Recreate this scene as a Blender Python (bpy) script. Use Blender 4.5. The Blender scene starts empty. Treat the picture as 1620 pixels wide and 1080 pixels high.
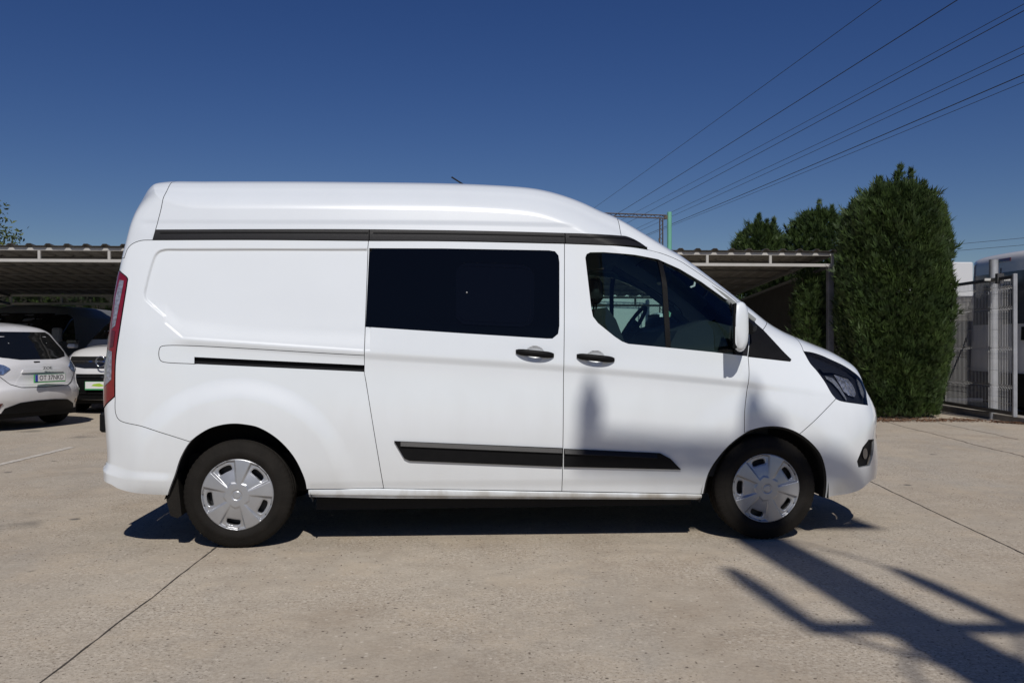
import bpy, math, random
import numpy as np
from mathutils import Vector, Matrix
from mathutils.geometry import delaunay_2d_cdt

R = math.radians
scene = bpy.context.scene
COL = scene.collection
random.seed(7); RNG = np.random.default_rng(11)

# ---------------- camera, world, sun, exposure ----------------
cam_d = bpy.data.cameras.new("camera"); cam = bpy.data.objects.new("camera", cam_d); COL.objects.link(cam)
cam.location = (0, 0, 1.26); cam.rotation_euler = (R(90), 0, 0)
cam_d.sensor_width = 36; cam_d.lens = 1380/1620*36; cam_d.clip_end = 6000; cam_d.clip_start = .05
scene.camera = cam
SUN_EL, SUN_AZ = 47.0, 173.0            # azimuth clockwise from +Y
world = bpy.data.worlds.new("World"); scene.world = world; world.use_nodes = True
wn = world.node_tree; bg = wn.nodes["Background"]
sky = wn.nodes.new("ShaderNodeTexSky"); sky.sky_type = 'NISHITA'; sky.sun_disc = False
sky.sun_elevation = R(SUN_EL); sky.sun_rotation = R(SUN_AZ)
sky.air_density = 1.0; sky.dust_density = 0.0; sky.ozone_density = 4.5; sky.altitude = 100
hsv = wn.nodes.new("ShaderNodeHueSaturation"); hsv.inputs["Saturation"].default_value = 1.24; hsv.inputs["Hue"].default_value = .519
wn.links.new(sky.outputs[0], hsv.inputs["Color"]); wn.links.new(hsv.outputs[0], bg.inputs[0]); bg.inputs[1].default_value = 0.044
sun_d = bpy.data.lights.new("sun", 'SUN'); sun = bpy.data.objects.new("sun", sun_d); COL.objects.link(sun)
sun_d.energy = 3.5; sun_d.angle = R(.53); sun_d.color = (1, .955, .89)
sv = Vector((math.sin(R(SUN_AZ))*math.cos(R(SUN_EL)), math.cos(R(SUN_AZ))*math.cos(R(SUN_EL)), math.sin(R(SUN_EL))))
sun.rotation_euler = sv.to_track_quat('Z', 'Y').to_euler(); sun.location = (4, -8, 12)
vs = scene.view_settings
vs.view_transform = 'Standard'; vs.look = 'None'; vs.gamma = 1; vs.exposure = 0; vs.use_curve_mapping = False
# ---------- shell geometry (numpy) ----------
def pchip(x, y):
    x = np.asarray(x, float); y = np.asarray(y, float)
    h = np.diff(x); dl = np.diff(y) / h
    m = np.zeros(len(x))
    for i in range(1, len(x) - 1):
        if dl[i-1] * dl[i] > 0:
            w1 = 2*h[i] + h[i-1]; w2 = h[i] + 2*h[i-1]
            m[i] = (w1 + w2) / (w1/dl[i-1] + w2/dl[i])
    m[0] = dl[0]; m[-1] = dl[-1]
    def f(q):
        q = np.clip(np.asarray(q, float), x[0], x[-1])
        i = np.clip(np.searchsorted(x, q) - 1, 0, len(x) - 2)
        t = (q - x[i]) / h[i]
        return ((2*t**3 - 3*t**2 + 1)*y[i] + (t**3 - 2*t**2 + t)*h[i]*m[i]
                + (-2*t**3 + 3*t**2)*y[i+1] + (t**3 - t**2)*h[i]*m[i+1])
    return f

def sstep(a, b, x):
    t = np.clip((x - a) / (b - a), 0, 1)
    return t*t*(3 - 2*t)

def seg_dist(P, A, B, want=False):
    """distance of points P (n,2) to segments A->B (m,2); returns dist, index, t"""
    n = len(P); best = np.full(n, 1e9); bi = np.zeros(n, int); bt = np.zeros(n)
    for c in range(0, n, 4000):
        p = P[c:c+4000][:, None, :]
        ab = (B - A)[None]; ap = p - A[None]
        t = np.clip((ap*ab).sum(2) / np.maximum((ab*ab).sum(2), 1e-12), 0, 1)
        d = ap - ab*t[..., None]
        dd = (d*d).sum(2)
        k = dd.argmin(1); r = np.arange(len(k))
        best[c:c+4000] = np.sqrt(dd[r, k]); bi[c:c+4000] = k; bt[c:c+4000] = t[r, k]
    return best, bi, bt

def inside(P, poly):
    poly = np.asarray(poly); x = P[:, 0]; y = P[:, 1]
    r = np.zeros(len(P), bool)
    j = len(poly) - 1
    for i in range(len(poly)):
        xi, yi = poly[i]; xj, yj = poly[j]
        if yi != yj:
            c = ((yi > y) != (yj > y)) & (x < (xj - xi)*(y - yi)/(yj - yi) + xi)
            r ^= c
        j = i
    return r

def sdpoly(P, poly):
    """signed distance, positive inside"""
    poly = np.asarray(poly, float)
    d, _, _ = seg_dist(P, poly, np.roll(poly, -1, 0))
    return np.where(inside(P, poly), d, -d)

def smooth_line(pts, step):
    """Catmull-Rom through the points, resampled"""
    p = np.asarray(pts, float)
    out = []
    for i in range(len(p) - 1):
        p0 = p[max(i-1, 0)]; p1 = p[i]; p2 = p[i+1]; p3 = p[min(i+2, len(p)-1)]
        a = np.linalg.norm(p1[:2]-p0[:2])**.5 + 1e-6; b = np.linalg.norm(p2[:2]-p1[:2])**.5; c = np.linalg.norm(p3[:2]-p2[:2])**.5 + 1e-6
        m1 = (p2-p1) ; m2 = (p2-p1)
        if i > 0: m1 = b*((p1-p0)/a - (p2-p0)/(a+b) + (p2-p1)/b)
        if i < len(p)-2: m2 = b*((p2-p1)/b - (p3-p1)/(b+c) + (p3-p2)/c)
        n = max(1, int(math.ceil(b*b/step)))
        for k in range(n):
            t = k/n
            out.append((2*t**3-3*t**2+1)*p1 + (t**3-2*t**2+t)*m1 + (-2*t**3+3*t**2)*p2 + (t**3-t**2)*m2)
    out.append(p[-1])
    return np.array(out)

YG = np.linspace(0, 1.2, 241)

class Shell:
    """A vehicle body. Centre-line outline (s,z) from the tail's foot over the roof to the nose's foot; each outline point
    carries weights over the cross-section tables D_k(y) = how far inside the outline the skin lies at half-width y."""
    def __init__(self, outline, tables, side, y0, k=.075, step=.03):
        self.tabs = np.array([pchip(*zip(*t))(YG) for t in tables])
        nk = len(tables)
        raw = []
        for s, z, kd in outline:
            w = np.zeros(nk); w[kd] = 1
            raw.append([s, z, *w])
        o = smooth_line(raw, step)
        self.o = o[:, :2]
        w = np.clip(o[:, 2:], 0, 1)
        for _ in range(10):
            w[1:-1] = (w[:-2] + w[1:-1]*2 + w[2:]) / 4
        self.w = w / w.sum(1, keepdims=True)
        t = np.gradient(self.o, axis=0); t /= np.linalg.norm(t, axis=1, keepdims=True)
        self.t = t
        self.n = np.stack([-t[:, 1], t[:, 0]], 1)      # tail-foot -> roof -> nose is clockwise, outward is left
        self.side = side; self.k = k
        yy = self.w @ np.asarray(y0, float)
        self.y0 = yy
        self.D = self.w @ self.tabs                      # per outline vertex D(y)
        self.B = self.o - self.n * np.array([np.interp(a, YG, d) for a, d in zip(yy, self.D)])[:, None]
        for _ in range(4):                               # agree with the softened weights used inside the skin
            _, _, w2 = self.dist(self.B)
            self.D = w2 @ self.tabs; self.y0 = w2 @ np.asarray(y0, float)
            self.B = self.o - self.n * np.array([np.interp(a, YG, d) for a, d in zip(self.y0, self.D)])[:, None]
    def near(self, p):
        return int(((self.o - np.asarray(p))**2).sum(1).argmin())
    def nearB(self, p):
        return int(((self.B - np.asarray(p))**2).sum(1).argmin())
    def dist(self, P):
        A = self.o[:-1]; B = self.o[1:]; n_ = len(P); m = len(A)
        d = np.empty(n_); n = np.empty((n_, 2)); w = np.empty((n_, self.w.shape[1])); sg = np.empty(n_)
        ab = B-A; ab2 = (ab*ab).sum(1); wm = (self.w[:-1]+self.w[1:])/2; nm = (self.n[:-1]+self.n[1:])/2; ln = np.sqrt(ab2)
        for c in range(0, n_, 4000):
            p = P[c:c+4000]; r = np.arange(len(p))
            ap = p[:, None]-A[None]; t = np.clip((ap*ab).sum(2)/ab2, 0, 1)
            v = ap-ab*t[..., None]; dd = np.sqrt((v*v).sum(2)); i = dd.argmin(1); d_ = dd[r, i]; t_ = t[r, i][:, None]
            # soft nearest: neighbouring stretches of outline share in the section shape
            s = np.exp(-(dd-d_[:, None])/.05)*ln; s /= s.sum(1, keepdims=True)
            n1 = self.n[i]*(1-t_)+self.n[i+1]*t_; n2 = s@nm; n2 /= np.maximum(np.linalg.norm(n2, axis=1, keepdims=True), 1e-6)
            f = sstep(.10, .30, d_)[:, None]; nn = n1*(1-f)+n2*f; nn /= np.maximum(np.linalg.norm(nn, axis=1, keepdims=True), 1e-6)
            g_ = -(v[r, i]*n1).sum(1); sg[c:c+4000] = np.where(g_ < -1e-9, -1, 1); d[c:c+4000] = d_; n[c:c+4000] = nn; w[c:c+4000] = s@wm
        return d*sg, n, w
    def F(self, P, normals=False):
        P = np.atleast_2d(np.asarray(P, float))
        d, n, w = self.dist(P)
        D = w @ self.tabs
        self.last_d = d
        dc = np.maximum(d, 0)
        i = np.clip((D <= dc[:, None]).sum(1) - 1, 0, len(YG) - 2)
        r = np.arange(len(P))
        slope = np.maximum((D[r, i+1] - D[r, i]) / (YG[1]-YG[0]), 1e-4)
        E = YG[i] + (dc - D[r, i]) / slope
        T = self.side(P[:, 0], P[:, 1])
        h = np.clip(.5 + .5*(T - E)/self.k, 0, 1)
        F = T*(1-h) + E*h - self.k*h*(1-h)
        if not normals: return F
        # smoother slope
        Dp = np.gradient(D, YG, axis=1)
        sl = Dp[r, i] + (Dp[r, i+1]-Dp[r, i])*np.clip((E-YG[i])/(YG[1]-YG[0]), 0, 1)
        sl = np.maximum(sl, 1e-3)
        e = .002
        Ts = (self.side(P[:, 0]+e, P[:, 1]) - self.side(P[:, 0]-e, P[:, 1])) / (2*e)
        Tz = (self.side(P[:, 0], P[:, 1]+e) - self.side(P[:, 0], P[:, 1]-e)) / (2*e)
        ns = h*n[:, 0] - (1-h)*sl*Ts
        nz = h*n[:, 1] - (1-h)*sl*Tz
        N = np.stack([ns, -sl, nz], 1)                   # near side is local -y
        N /= np.linalg.norm(N, axis=1, keepdims=True)
        return F, N
# the big van's shape in metres: s along the van from the rear axle, z up
T_ROOF = [(0,0),(.3,.008),(.5,.024),(.6,.038),(.68,.062),(.735,.1),(.775,.14),(.81,.17),(.86,.21),(.93,.26),(1.2,.42)]
T_WIND = [(0,0),(.3,.008),(.5,.025),(.62,.048),(.70,.08),(.75,.12),(.80,.165),(.86,.22),(.93,.28),(1.2,.5)]
T_HOOD = [(0,0),(.3,.012),(.5,.03),(.62,.05),(.72,.08),(.8,.13),(.87,.22),(.93,.33),(1.0,.47),(1.2,.8)]
T_NOSE = [(0,0),(.3,.03),(.5,.09),(.65,.17),(.78,.28),(.88,.42),(.95,.53),(1.0,.62),(1.2,1.0)]
T_REAR = [(0,0),(.3,.004),(.55,.012),(.75,.03),(.86,.06),(.92,.1),(.96,.17),(1.0,.24),(1.2,.5)]
VAN_TABLES = [T_ROOF, T_WIND, T_HOOD, T_NOSE, T_REAR]
VAN_Y0 = [.60, .56, .60, .50, .75]
_T = pchip(*zip(*[(0,.86),(.16,.905),(.22,.935),(.30,.958),(.40,.970),(.55,.980),(.75,.986),(.95,.984),(1.10,.982),(1.22,.978),
                  (1.33,.968),(1.42,.955),(1.6,.930),(1.85,.893),(1.95,.878),(2.1,.846),(2.3,.80),(2.6,.74)]))
VAN_OUT = [(-0.8701, -0.3, 4), (-0.8901, 0.255, 4), (-0.8901, 0.4394, 4), (-0.8937, 0.4761, 4), (-0.8773, 0.528, 4), (-0.869, 0.5272, 4), (-0.8675, 0.5626, 4), (-0.8749, 0.6758, 4), (-0.8825, 0.7929, 4), (-0.8863, 0.9121, 4), (-0.8824, 1.033, 4), (-0.8634, 1.2206, 4), (-0.8426, 1.4075, 4), (-0.8179, 1.5802, 4), (-0.795, 1.6983, 4), (-0.7797, 1.777, 4), (-0.7532, 1.894, 4), (-0.7299, 1.9963, 4), (-0.7043, 2.0957, 4), (-0.6844, 2.1812, 4), (-0.6627, 2.2476, 0), (-0.6176, 2.3029, 0), (-0.5401, 2.3243, 0), (-0.2699, 2.3317, 0), (0.2134, 2.338, 0), (0.8257, 2.3406, 0), (1.2394, 2.3397, 0), (1.5323, 2.333, 0), (1.7857, 2.3193, 0), (1.9164, 2.3014, 0), (2.047, 2.2684, 0), (2.1775, 2.2224, 0), (2.3061, 2.1646, 0), (2.4238, 2.1168, 0), (2.6067, 2.0151, 0), (2.7762, 1.9179, 1), (2.8489, 1.8782, 1), (3.0284, 1.7509, 1), (3.2157, 1.6109, 1), (3.3545, 1.5052, 1), (3.4524, 1.4309, 2), (3.5125, 1.3942, 2), (3.5645, 1.367, 2), (3.636, 1.3362, 2), (3.8071, 1.2679, 2), (3.8804, 1.2388, 2), (3.9703, 1.1922, 2), (4.0537, 1.1426, 2), (4.1345, 1.0656, 2), (4.2036, 0.996, 3), (4.2819, 0.8975, 3), (4.3228, 0.804, 3), (4.3353, 0.7059, 3), (4.3282, 0.6186, 3), (4.3347, 0.5791, 3), (4.3416, 0.4825, 3), (4.3388, 0.3596, 3), (4.3224, 0.2668, 3), (4.3049, 0.1183, 3), (4.2749, -0.3, 3)]
G = {
 'rarch': [(-0.4104, 0.3357), (-0.3862, 0.3975), (-0.3623, 0.4591), (-0.327, 0.5625), (-0.2663, 0.6616), (-0.1653, 0.7334), (-0.0906, 0.7577), (-0.0157, 0.7667), (0.0594, 0.7605), (0.1346, 0.7427), (0.2474, 0.6728), (0.3488, 0.5561), (0.408, 0.4233), (0.4186, 0.3606)],
 'farch': [(2.8822, 0.2976), (2.9102, 0.4353), (2.9889, 0.5551), (3.0693, 0.6345), (3.1786, 0.7016), (3.2847, 0.7248), (3.383, 0.7201), (3.4774, 0.6875), (3.5605, 0.6305), (3.6324, 0.5491), (3.6676, 0.4557), (3.6819, 0.3617), (3.6828, 0.262)],
 'rbseam': [(-0.27, 0.6589), (-0.4072, 0.7047), (-0.5552, 0.7513), (-0.7005, 0.7881), (-0.7242, 0.8293), (-0.7271, 0.9296)],
 'rbbot': [(-0.7527, 0.397), (-0.719, 0.3794), (-0.655, 0.3618), (-0.5439, 0.3452), (-0.4104, 0.3357)],
 'tail': [(-0.7271, 0.9296), (-0.7249, 1.1512), (-0.6997, 1.349), (-0.6664, 1.6179), (-0.6656, 1.6438), (-0.7243, 1.6907)],
 'tailbot': [(-0.7976, 0.8374)],
 'capseam': [(-0.6966, 1.7692), (-0.6782, 1.8234), (-0.6513, 1.8528), (-0.5956, 1.8758), (-0.526, 1.8796)],
 'roofseamR': [(-0.526, 1.8796), (-0.5123, 1.9435), (-0.4877, 2.0784), (-0.4777, 2.2109), (-0.4798, 2.2735)],
 'roofseamF': [(2.3915, 2.0651), (2.389, 1.9376)],
 'beltT': [(-0.5123, 1.9435), (0.0731, 1.9515), (0.6916, 1.9572), (1.2413, 1.9559), (1.6388, 1.9518), (2.0104, 1.945), (2.3823, 1.938), (2.4201, 1.9382), (2.4746, 1.922), (2.5313, 1.8897), (2.5632, 1.8655)],
 'beltB': [(-0.526, 1.8796), (0.0753, 1.8859), (0.7824, 1.8858), (1.2414, 1.8876), (2.0107, 1.8778), (2.3256, 1.8684), (2.5632, 1.8655)],
 'sdL': [(0.7824, 1.8858), (0.7791, 1.8417), (0.7684, 1.3492), (0.7643, 1.0667), (0.774, 1.0203), (0.882, 0.3589)],
 'sdR': [(2.0107, 1.8778), (1.9946, 1.1421), (1.9852, 0.3252)],
 'sillT': [(0.4186, 0.3606), (0.8819, 0.3568), (1.9852, 0.3232), (2.8822, 0.2976)],
 'sillB': [(0.4231, 0.3051), (0.8813, 0.2911), (1.9865, 0.2721), (2.877, 0.2579)],
 'fdT': [(2.3256, 1.8684), (2.56, 1.853), (2.6852, 1.8278), (2.7933, 1.787), (2.8692, 1.7424), (3.017, 1.6461), (3.1793, 1.5257), (3.234, 1.4215)],
 'fdR': [(3.2368, 1.4215), (3.1716, 1.164), (3.1714, 1.0605), (3.1585, 0.9409), (3.1419, 0.8215), (3.1378, 0.686)],
 'sail': [(3.2368, 1.4215), (3.3262, 1.3363), (3.3769, 1.2723), (3.4427, 1.1905), (3.4853, 1.1441), (3.4746, 1.1317), (3.1716, 1.164)],
 'fendtop': [(3.3262, 1.3363), (3.3964, 1.3865)],
 'hoodseam': [(3.5993, 1.2855), (3.5932, 1.1959)],
 'hltop': [(3.5932, 1.1959), (3.6565, 1.1874), (3.7223, 1.1686), (3.7975, 1.1353), (3.8764, 1.0997), (3.941, 1.0598), (4.0092, 1.0123), (4.0785, 0.9633), (4.0937, 0.9186), (4.0532, 0.8387)],
 'hlbot': [(4.0532, 0.8387), (3.9446, 0.8544), (3.7841, 0.8809), (3.7572, 0.8935)],
 'hlback': [(3.5932, 1.1959), (3.6188, 1.1205), (3.654, 1.0719), (3.6967, 1.0007), (3.7291, 0.9296), (3.7572, 0.8935)],
 'fbseam': [(3.7572, 0.8935), (3.4984, 0.6772)],
 'fog': [(4.1411, 0.6037), (4.0496, 0.612), (3.9836, 0.5688), (3.9236, 0.4828), (3.9399, 0.4388), (4.0562, 0.4411), (4.1003, 0.5025)],
 'fbcrease': [(3.6324, 0.5371), (3.7634, 0.5995), (3.9792, 0.5816)],
 'fbbot': [(3.6828, 0.262), (3.8506, 0.2735), (3.9659, 0.2923), (4.0843, 0.3343)],
 'rwin': [(0.7869, 1.8394), (1.2415, 1.8413), (1.9094, 1.8343), (1.9494, 1.8285), (1.971, 1.8023), (1.9763, 1.758), (1.9689, 1.3585), (1.9603, 1.3072), (1.9243, 1.2777), (1.8887, 1.2777), (1.3589, 1.3108), (0.7703, 1.3492)],
 'rpane': [(1.3478, 1.6938), (1.3676, 1.7219), (1.3992, 1.7302), (1.7399, 1.7202), (1.7756, 1.7083), (1.7931, 1.6723), (1.7858, 1.4175), (1.7715, 1.3859), (1.7358, 1.372), (1.3786, 1.3872), (1.3474, 1.4127)],
 'fwin': [(2.1416, 1.7893), (2.1503, 1.8118), (2.1748, 1.8242), (2.2581, 1.8256), (2.4683, 1.811), (2.6266, 1.7899), (2.7762, 1.7301), (2.9274, 1.648), (3.0832, 1.5416), (3.1726, 1.5101), (3.2249, 1.4128), (3.1671, 1.166), (2.9556, 1.1911), (2.7284, 1.2139), (2.4013, 1.245), (2.3615, 1.26), (2.3141, 1.2916), (2.2122, 1.3747), (2.1812, 1.416), (2.1724, 1.4641)],
 'fwinglass': [(2.1416, 1.7893), (2.1503, 1.8118), (2.1748, 1.8242), (2.2581, 1.8256), (2.4683, 1.811), (2.6266, 1.7899), (2.7762, 1.7301), (2.9274, 1.648), (3.0832, 1.5416), (3.0733, 1.4017), (3.0462, 1.1843), (2.9556, 1.1911), (2.7284, 1.2139), (2.4013, 1.245), (2.3615, 1.26), (2.3141, 1.2916), (2.2122, 1.3747), (2.1812, 1.416), (2.1724, 1.4641)],
 'wpost': [(2.6266, 1.7899), (2.6583, 1.783), (2.6737, 1.1965), (2.6415, 1.1966)],
 'recess': [(-0.3865, 1.83), (-0.4465, 1.8283), (-0.4873, 1.8162), (-0.5108, 1.7926), (-0.5257, 1.7533), (-0.5414, 1.6908), (-0.5591, 1.5975), (-0.5664, 1.5512), (-0.5569, 1.5126), (-0.5124, 1.4704), (-0.4387, 1.4091), (0.1971, 1.3872), (0.7682, 1.3609), (0.7791, 1.839)],
 'recess2': [(-0.4834, 1.4128), (-0.4368, 1.3681), (-0.3254, 1.276), (0.7679, 1.1981)],
 'crease': [(-0.742, 1.2983), (-0.3254, 1.2753), (0.7679, 1.1954), (1.9984, 1.1146), (2.9596, 1.0292), (3.7079, 0.9477), (4.1653, 0.8931)],
 'rail': [(-0.2536, 1.1665), (0.7661, 1.115), (0.7643, 1.0744), (-0.2533, 1.1246)],
 'railcover': [(0.7659, 1.1749), (-0.4208, 1.2352), (-0.4505, 1.2276), (-0.4595, 1.2029), (-0.457, 1.1611), (-0.4459, 1.142), (-0.4196, 1.1344), (-0.2533, 1.1246)],
 'mouldR': [(0.9476, 0.6517), (1.9845, 0.5999), (1.9833, 0.4836), (1.0409, 0.5301), (1.0101, 0.5443)],
 'mouldF': [(1.9945, 0.5958), (2.5998, 0.5626), (2.6659, 0.5277), (2.7335, 0.4589), (1.9951, 0.4834)],
 'hand1': [(1.6931, 1.1973), (1.8131, 1.1855), (1.9315, 1.1736)],
 'hand2': [(2.0739, 1.1695), (2.193, 1.1575), (2.3146, 1.1455)],
 'roofcrease': [(-0.4753, 2.0121), (1.2412, 2.0235), (2.2789, 2.0115)],
 'hlstrip': [(3.7255, 1.0431), (3.7741, 1.0305), (3.8066, 0.9875), (3.8525, 0.8969), (3.8497, 0.8826), (3.7997, 0.9581), (3.7596, 1.0027), (3.7299, 1.023)],
 'hlproj': [(3.7907, 1.0544), (3.8367, 1.0578), (3.8986, 1.0244), (3.9308, 0.9832), (3.9521, 0.9294), (3.9354, 0.9057), (3.8778, 0.9202), (3.8417, 0.9452), (3.8187, 0.9978)],
 'hledge': [(3.9786, 1.0221), (4.0269, 0.9906), (4.0604, 0.9344), (4.0304, 0.8919), (4.001, 0.9186), (3.9843, 0.9769)],
 'hlreflect': [(3.6879, 1.0917), (3.7846, 1.0948), (3.8848, 1.0611), (3.9261, 1.0238), (3.875, 1.0329), (3.7738, 1.0627), (3.708, 1.0634)],
 'tclear': [(-0.7136, 1.633), (-0.6868, 1.6285), (-0.6895, 1.5976), (-0.7301, 1.3557), (-0.7547, 1.3367), (-0.7357, 1.5291)],
 'tmid': [(-0.7539, 1.329), (-0.729, 1.3212), (-0.7401, 1.2294), (-0.7651, 1.2217)],
 'tlow': [(-0.7842, 1.21), (-0.7483, 1.1988), (-0.749, 1.0309), (-0.8006, 0.9871), (-0.8196, 1.1051)],
 'rwheel': [(0.0009, 0.3147)],
 'fwheel': [(3.2899, 0.3131)],
 'mud': [(-0.4069, 0.4595), (-0.3582, 0.2016)],
}
# ---------------- materials ----------------
MATS = {}
def mat(name, base=(.5,.5,.5), rough=.5, metal=0, coat=0, coat_r=.03, spec=.5, emit=None, var=0, var_scale=5, bump=0, bump_scale=60,
        dirt=None, dirt_z=None, trans=None):
    if name in MATS: return MATS[name]
    m = bpy.data.materials.new(name); m.use_nodes = True; MATS[name] = m
    nt = m.node_tree; N = nt.nodes; L = nt.links; b = N["Principled BSDF"]
    b.inputs["Base Color"].default_value = (*base, 1); b.inputs["Roughness"].default_value = rough
    b.inputs["Metallic"].default_value = metal; b.inputs["Coat Weight"].default_value = coat
    b.inputs["Coat Roughness"].default_value = coat_r; b.inputs["Specular IOR Level"].default_value = spec
    tc = N.new("ShaderNodeTexCoord")
    col = None
    if var:
        nz = N.new("ShaderNodeTexNoise"); nz.inputs["Scale"].default_value = var_scale; nz.inputs["Detail"].default_value = 6
        L.new(tc.outputs["Object"], nz.inputs["Vector"])
        mx = N.new("ShaderNodeMix"); mx.data_type = 'RGBA'
        mx.inputs[6].default_value = (*[c*(1-var) for c in base], 1); mx.inputs[7].default_value = (*[min(1, c*(1+var)) for c in base], 1)
        mr = N.new("ShaderNodeMapRange"); mr.inputs[1].default_value = .3; mr.inputs[2].default_value = .7
        L.new(nz.outputs[0], mr.inputs[0]); L.new(mr.outputs[0], mx.inputs[0]); col = mx.outputs[2]
        L.new(col, b.inputs["Base Color"])
    if dirt:
        # road film: stays on the lower body, broken up by noise
        dc, z0, z1, amt = dirt
        sp = N.new("ShaderNodeSeparateXYZ"); L.new(tc.outputs["Object"], sp.inputs[0])
        n2 = N.new("ShaderNodeTexNoise"); n2.inputs["Scale"].default_value = 7; n2.inputs["Detail"].default_value = 8
        mp = N.new("ShaderNodeMapping"); mp.inputs["Scale"].default_value = (1, 1, .35); L.new(tc.outputs["Object"], mp.inputs[0]); L.new(mp.outputs[0], n2.inputs["Vector"])
        ad = N.new("ShaderNodeMath"); ad.operation = 'MULTIPLY_ADD'; ad.inputs[1].default_value = .35; L.new(n2.outputs[0], ad.inputs[0]); L.new(sp.outputs[2], ad.inputs[2])
        mr = N.new("ShaderNodeMapRange"); mr.inputs[1].default_value = z1+.17; mr.inputs[2].default_value = z0+.17; mr.inputs[4].default_value = amt
        L.new(ad.outputs[0], mr.inputs[0])
        mx = N.new("ShaderNodeMix"); mx.data_type = 'RGBA'; mx.inputs[7].default_value = (*dc, 1)
        if col: L.new(col, mx.inputs[6])
        else: mx.inputs[6].default_value = (*base, 1)
        L.new(mr.outputs[0], mx.inputs[0]); L.new(mx.outputs[2], b.inputs["Base Color"])
    if bump:
        n3 = N.new("ShaderNodeTexNoise"); n3.inputs["Scale"].default_value = bump_scale; n3.inputs["Detail"].default_value = 5
        L.new(tc.outputs["Object"], n3.inputs["Vector"])
        bp = N.new("ShaderNodeBump"); bp.inputs["Strength"].default_value = bump; bp.inputs["Distance"].default_value = .01
        L.new(n3.outputs[0], bp.inputs["Height"]); L.new(bp.outputs[0], b.inputs["Normal"])
    return m

def glass(name, tint, rough=0.0, ior=1.5):
    """thin pane: tinted see-through plus mirror-like sheen that grows at grazing angles"""
    if name in MATS: return MATS[name]
    m = bpy.data.materials.new(name); m.use_nodes = True; MATS[name] = m
    nt = m.node_tree; N = nt.nodes; L = nt.links; N.remove(N["Principled BSDF"]); o = N["Material Output"]
    t = N.new("ShaderNodeBsdfTransparent"); t.inputs[0].default_value = (*tint, 1)
    g = N.new("ShaderNodeBsdfGlossy"); g.inputs["Roughness"].default_value = rough; g.inputs[0].default_value = (1, 1, 1, 1)
    fr = N.new("ShaderNodeFresnel"); fr.inputs[0].default_value = ior
    mx = N.new("ShaderNodeMixShader"); L.new(fr.outputs[0], mx.inputs[0]); L.new(t.outputs[0], mx.inputs[1]); L.new(g.outputs[0], mx.inputs[2])
    L.new(mx.outputs[0], o.inputs[0])
    return m

WHITE = mat("white_paint", (.715,.755,.79), .32, coat=1, coat_r=.02, spec=.4, var=.012, var_scale=3, dirt=((.40,.37,.32), .26, .95, .34))
WHITE_ROOF = mat("white_gelcoat", (.635,.675,.72), .30, coat=.6, coat_r=.06, var=.015, var_scale=4)
SILLP = mat("sill_paint", (.70,.74,.77), .4, coat=.7, coat_r=.05, dirt=((.30,.26,.19), .25, .36, .75))
GAP = mat("gap_black", (.012,.012,.013), .8)
PLASTIC = mat("black_plastic", (.006,.006,.0065), .52, spec=.13, var=.15, var_scale=20, bump=.15, bump_scale=900)
TRIM = mat("dark_trim", (.013,.013,.015), .42, spec=.2, var=.1, bump=.1, bump_scale=700)
RUBBER = mat("rubber", (.014,.013,.012), .78, spec=.25, var=.25, var_scale=14, bump=.25, bump_scale=160)
TYRE_M = mat("tyre_rubber", (.011,.0095,.008), .8, spec=.2, var=.30, var_scale=9, bump=.3, bump_scale=120)
BLACK = mat("matt_black", (.008,.008,.009), .9)
CABIN = mat("cabin_black", (.014,.015,.018), .7, var=.2)
CHROME = mat("bright_metal", (.75,.76,.78), .14, metal=1)
SILVER = mat("silver_cap", (.40,.41,.43), .36, metal=.6, coat=.1, coat_r=.2, var=.06, var_scale=9, bump=.04, bump_scale=400)
CABGLASS = glass("cab_glass", (.56,.73,.69))
SCREEN = glass("windscreen_glass", (.62,.76,.72))
LENS = glass("lens_clear", (.93,.95,.98), ior=1.42)
PRIV = mat("privacy_glass", (.002,.0025,.004), .02, spec=.22)
PRIV2 = mat("privacy_glass_pane", (.0025,.003,.005), .03, spec=.26)
REDL = mat("red_lens", (.17,.004,.008), .10, coat=1, var=.2, var_scale=30)
REDD = mat("red_lens_dark", (.08,.006,.010), .12, coat=1, var=.3, var_scale=40)
CLEARL = mat("clear_lens", (.36,.36,.42), .12, metal=.5, coat=1, var=.45, var_scale=60, bump=.5, bump_scale=90)
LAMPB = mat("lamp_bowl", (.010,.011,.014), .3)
LAMPG = mat("lamp_grey", (.34,.35,.37), .25, metal=.7, var=.3, var_scale=50, bump=.4, bump_scale=80)
PROJ = mat("lamp_projector", (.72,.74,.80), .16, metal=.85, coat=1, var=.6, var_scale=55, bump=.7, bump_scale=50)
# ---------------- object helpers ----------------
def thing(name, label, cat, loc=(0,0,0), rz=0, group=None):
    o = bpy.data.objects.new(name, None); COL.objects.link(o); o.empty_display_size = .2
    o.location = loc; o.rotation_euler = (0, 0, rz); o["label"] = label; o["category"] = cat
    if group: o["group"] = group
    return o
def tag(o, label, cat, group=None):
    o["label"] = label; o["category"] = cat
    if group: o["group"] = group
    return o
def struct(o, kind='structure'):
    o["kind"] = kind; return o
def link(name, me, parent=None, loc=(0,0,0), rot=(0,0,0), label=None):
    o = bpy.data.objects.new(name, me); COL.objects.link(o); o.location = loc; o.rotation_euler = rot
    if parent: o.parent = parent
    if label: o["label"] = label
    return o

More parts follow.
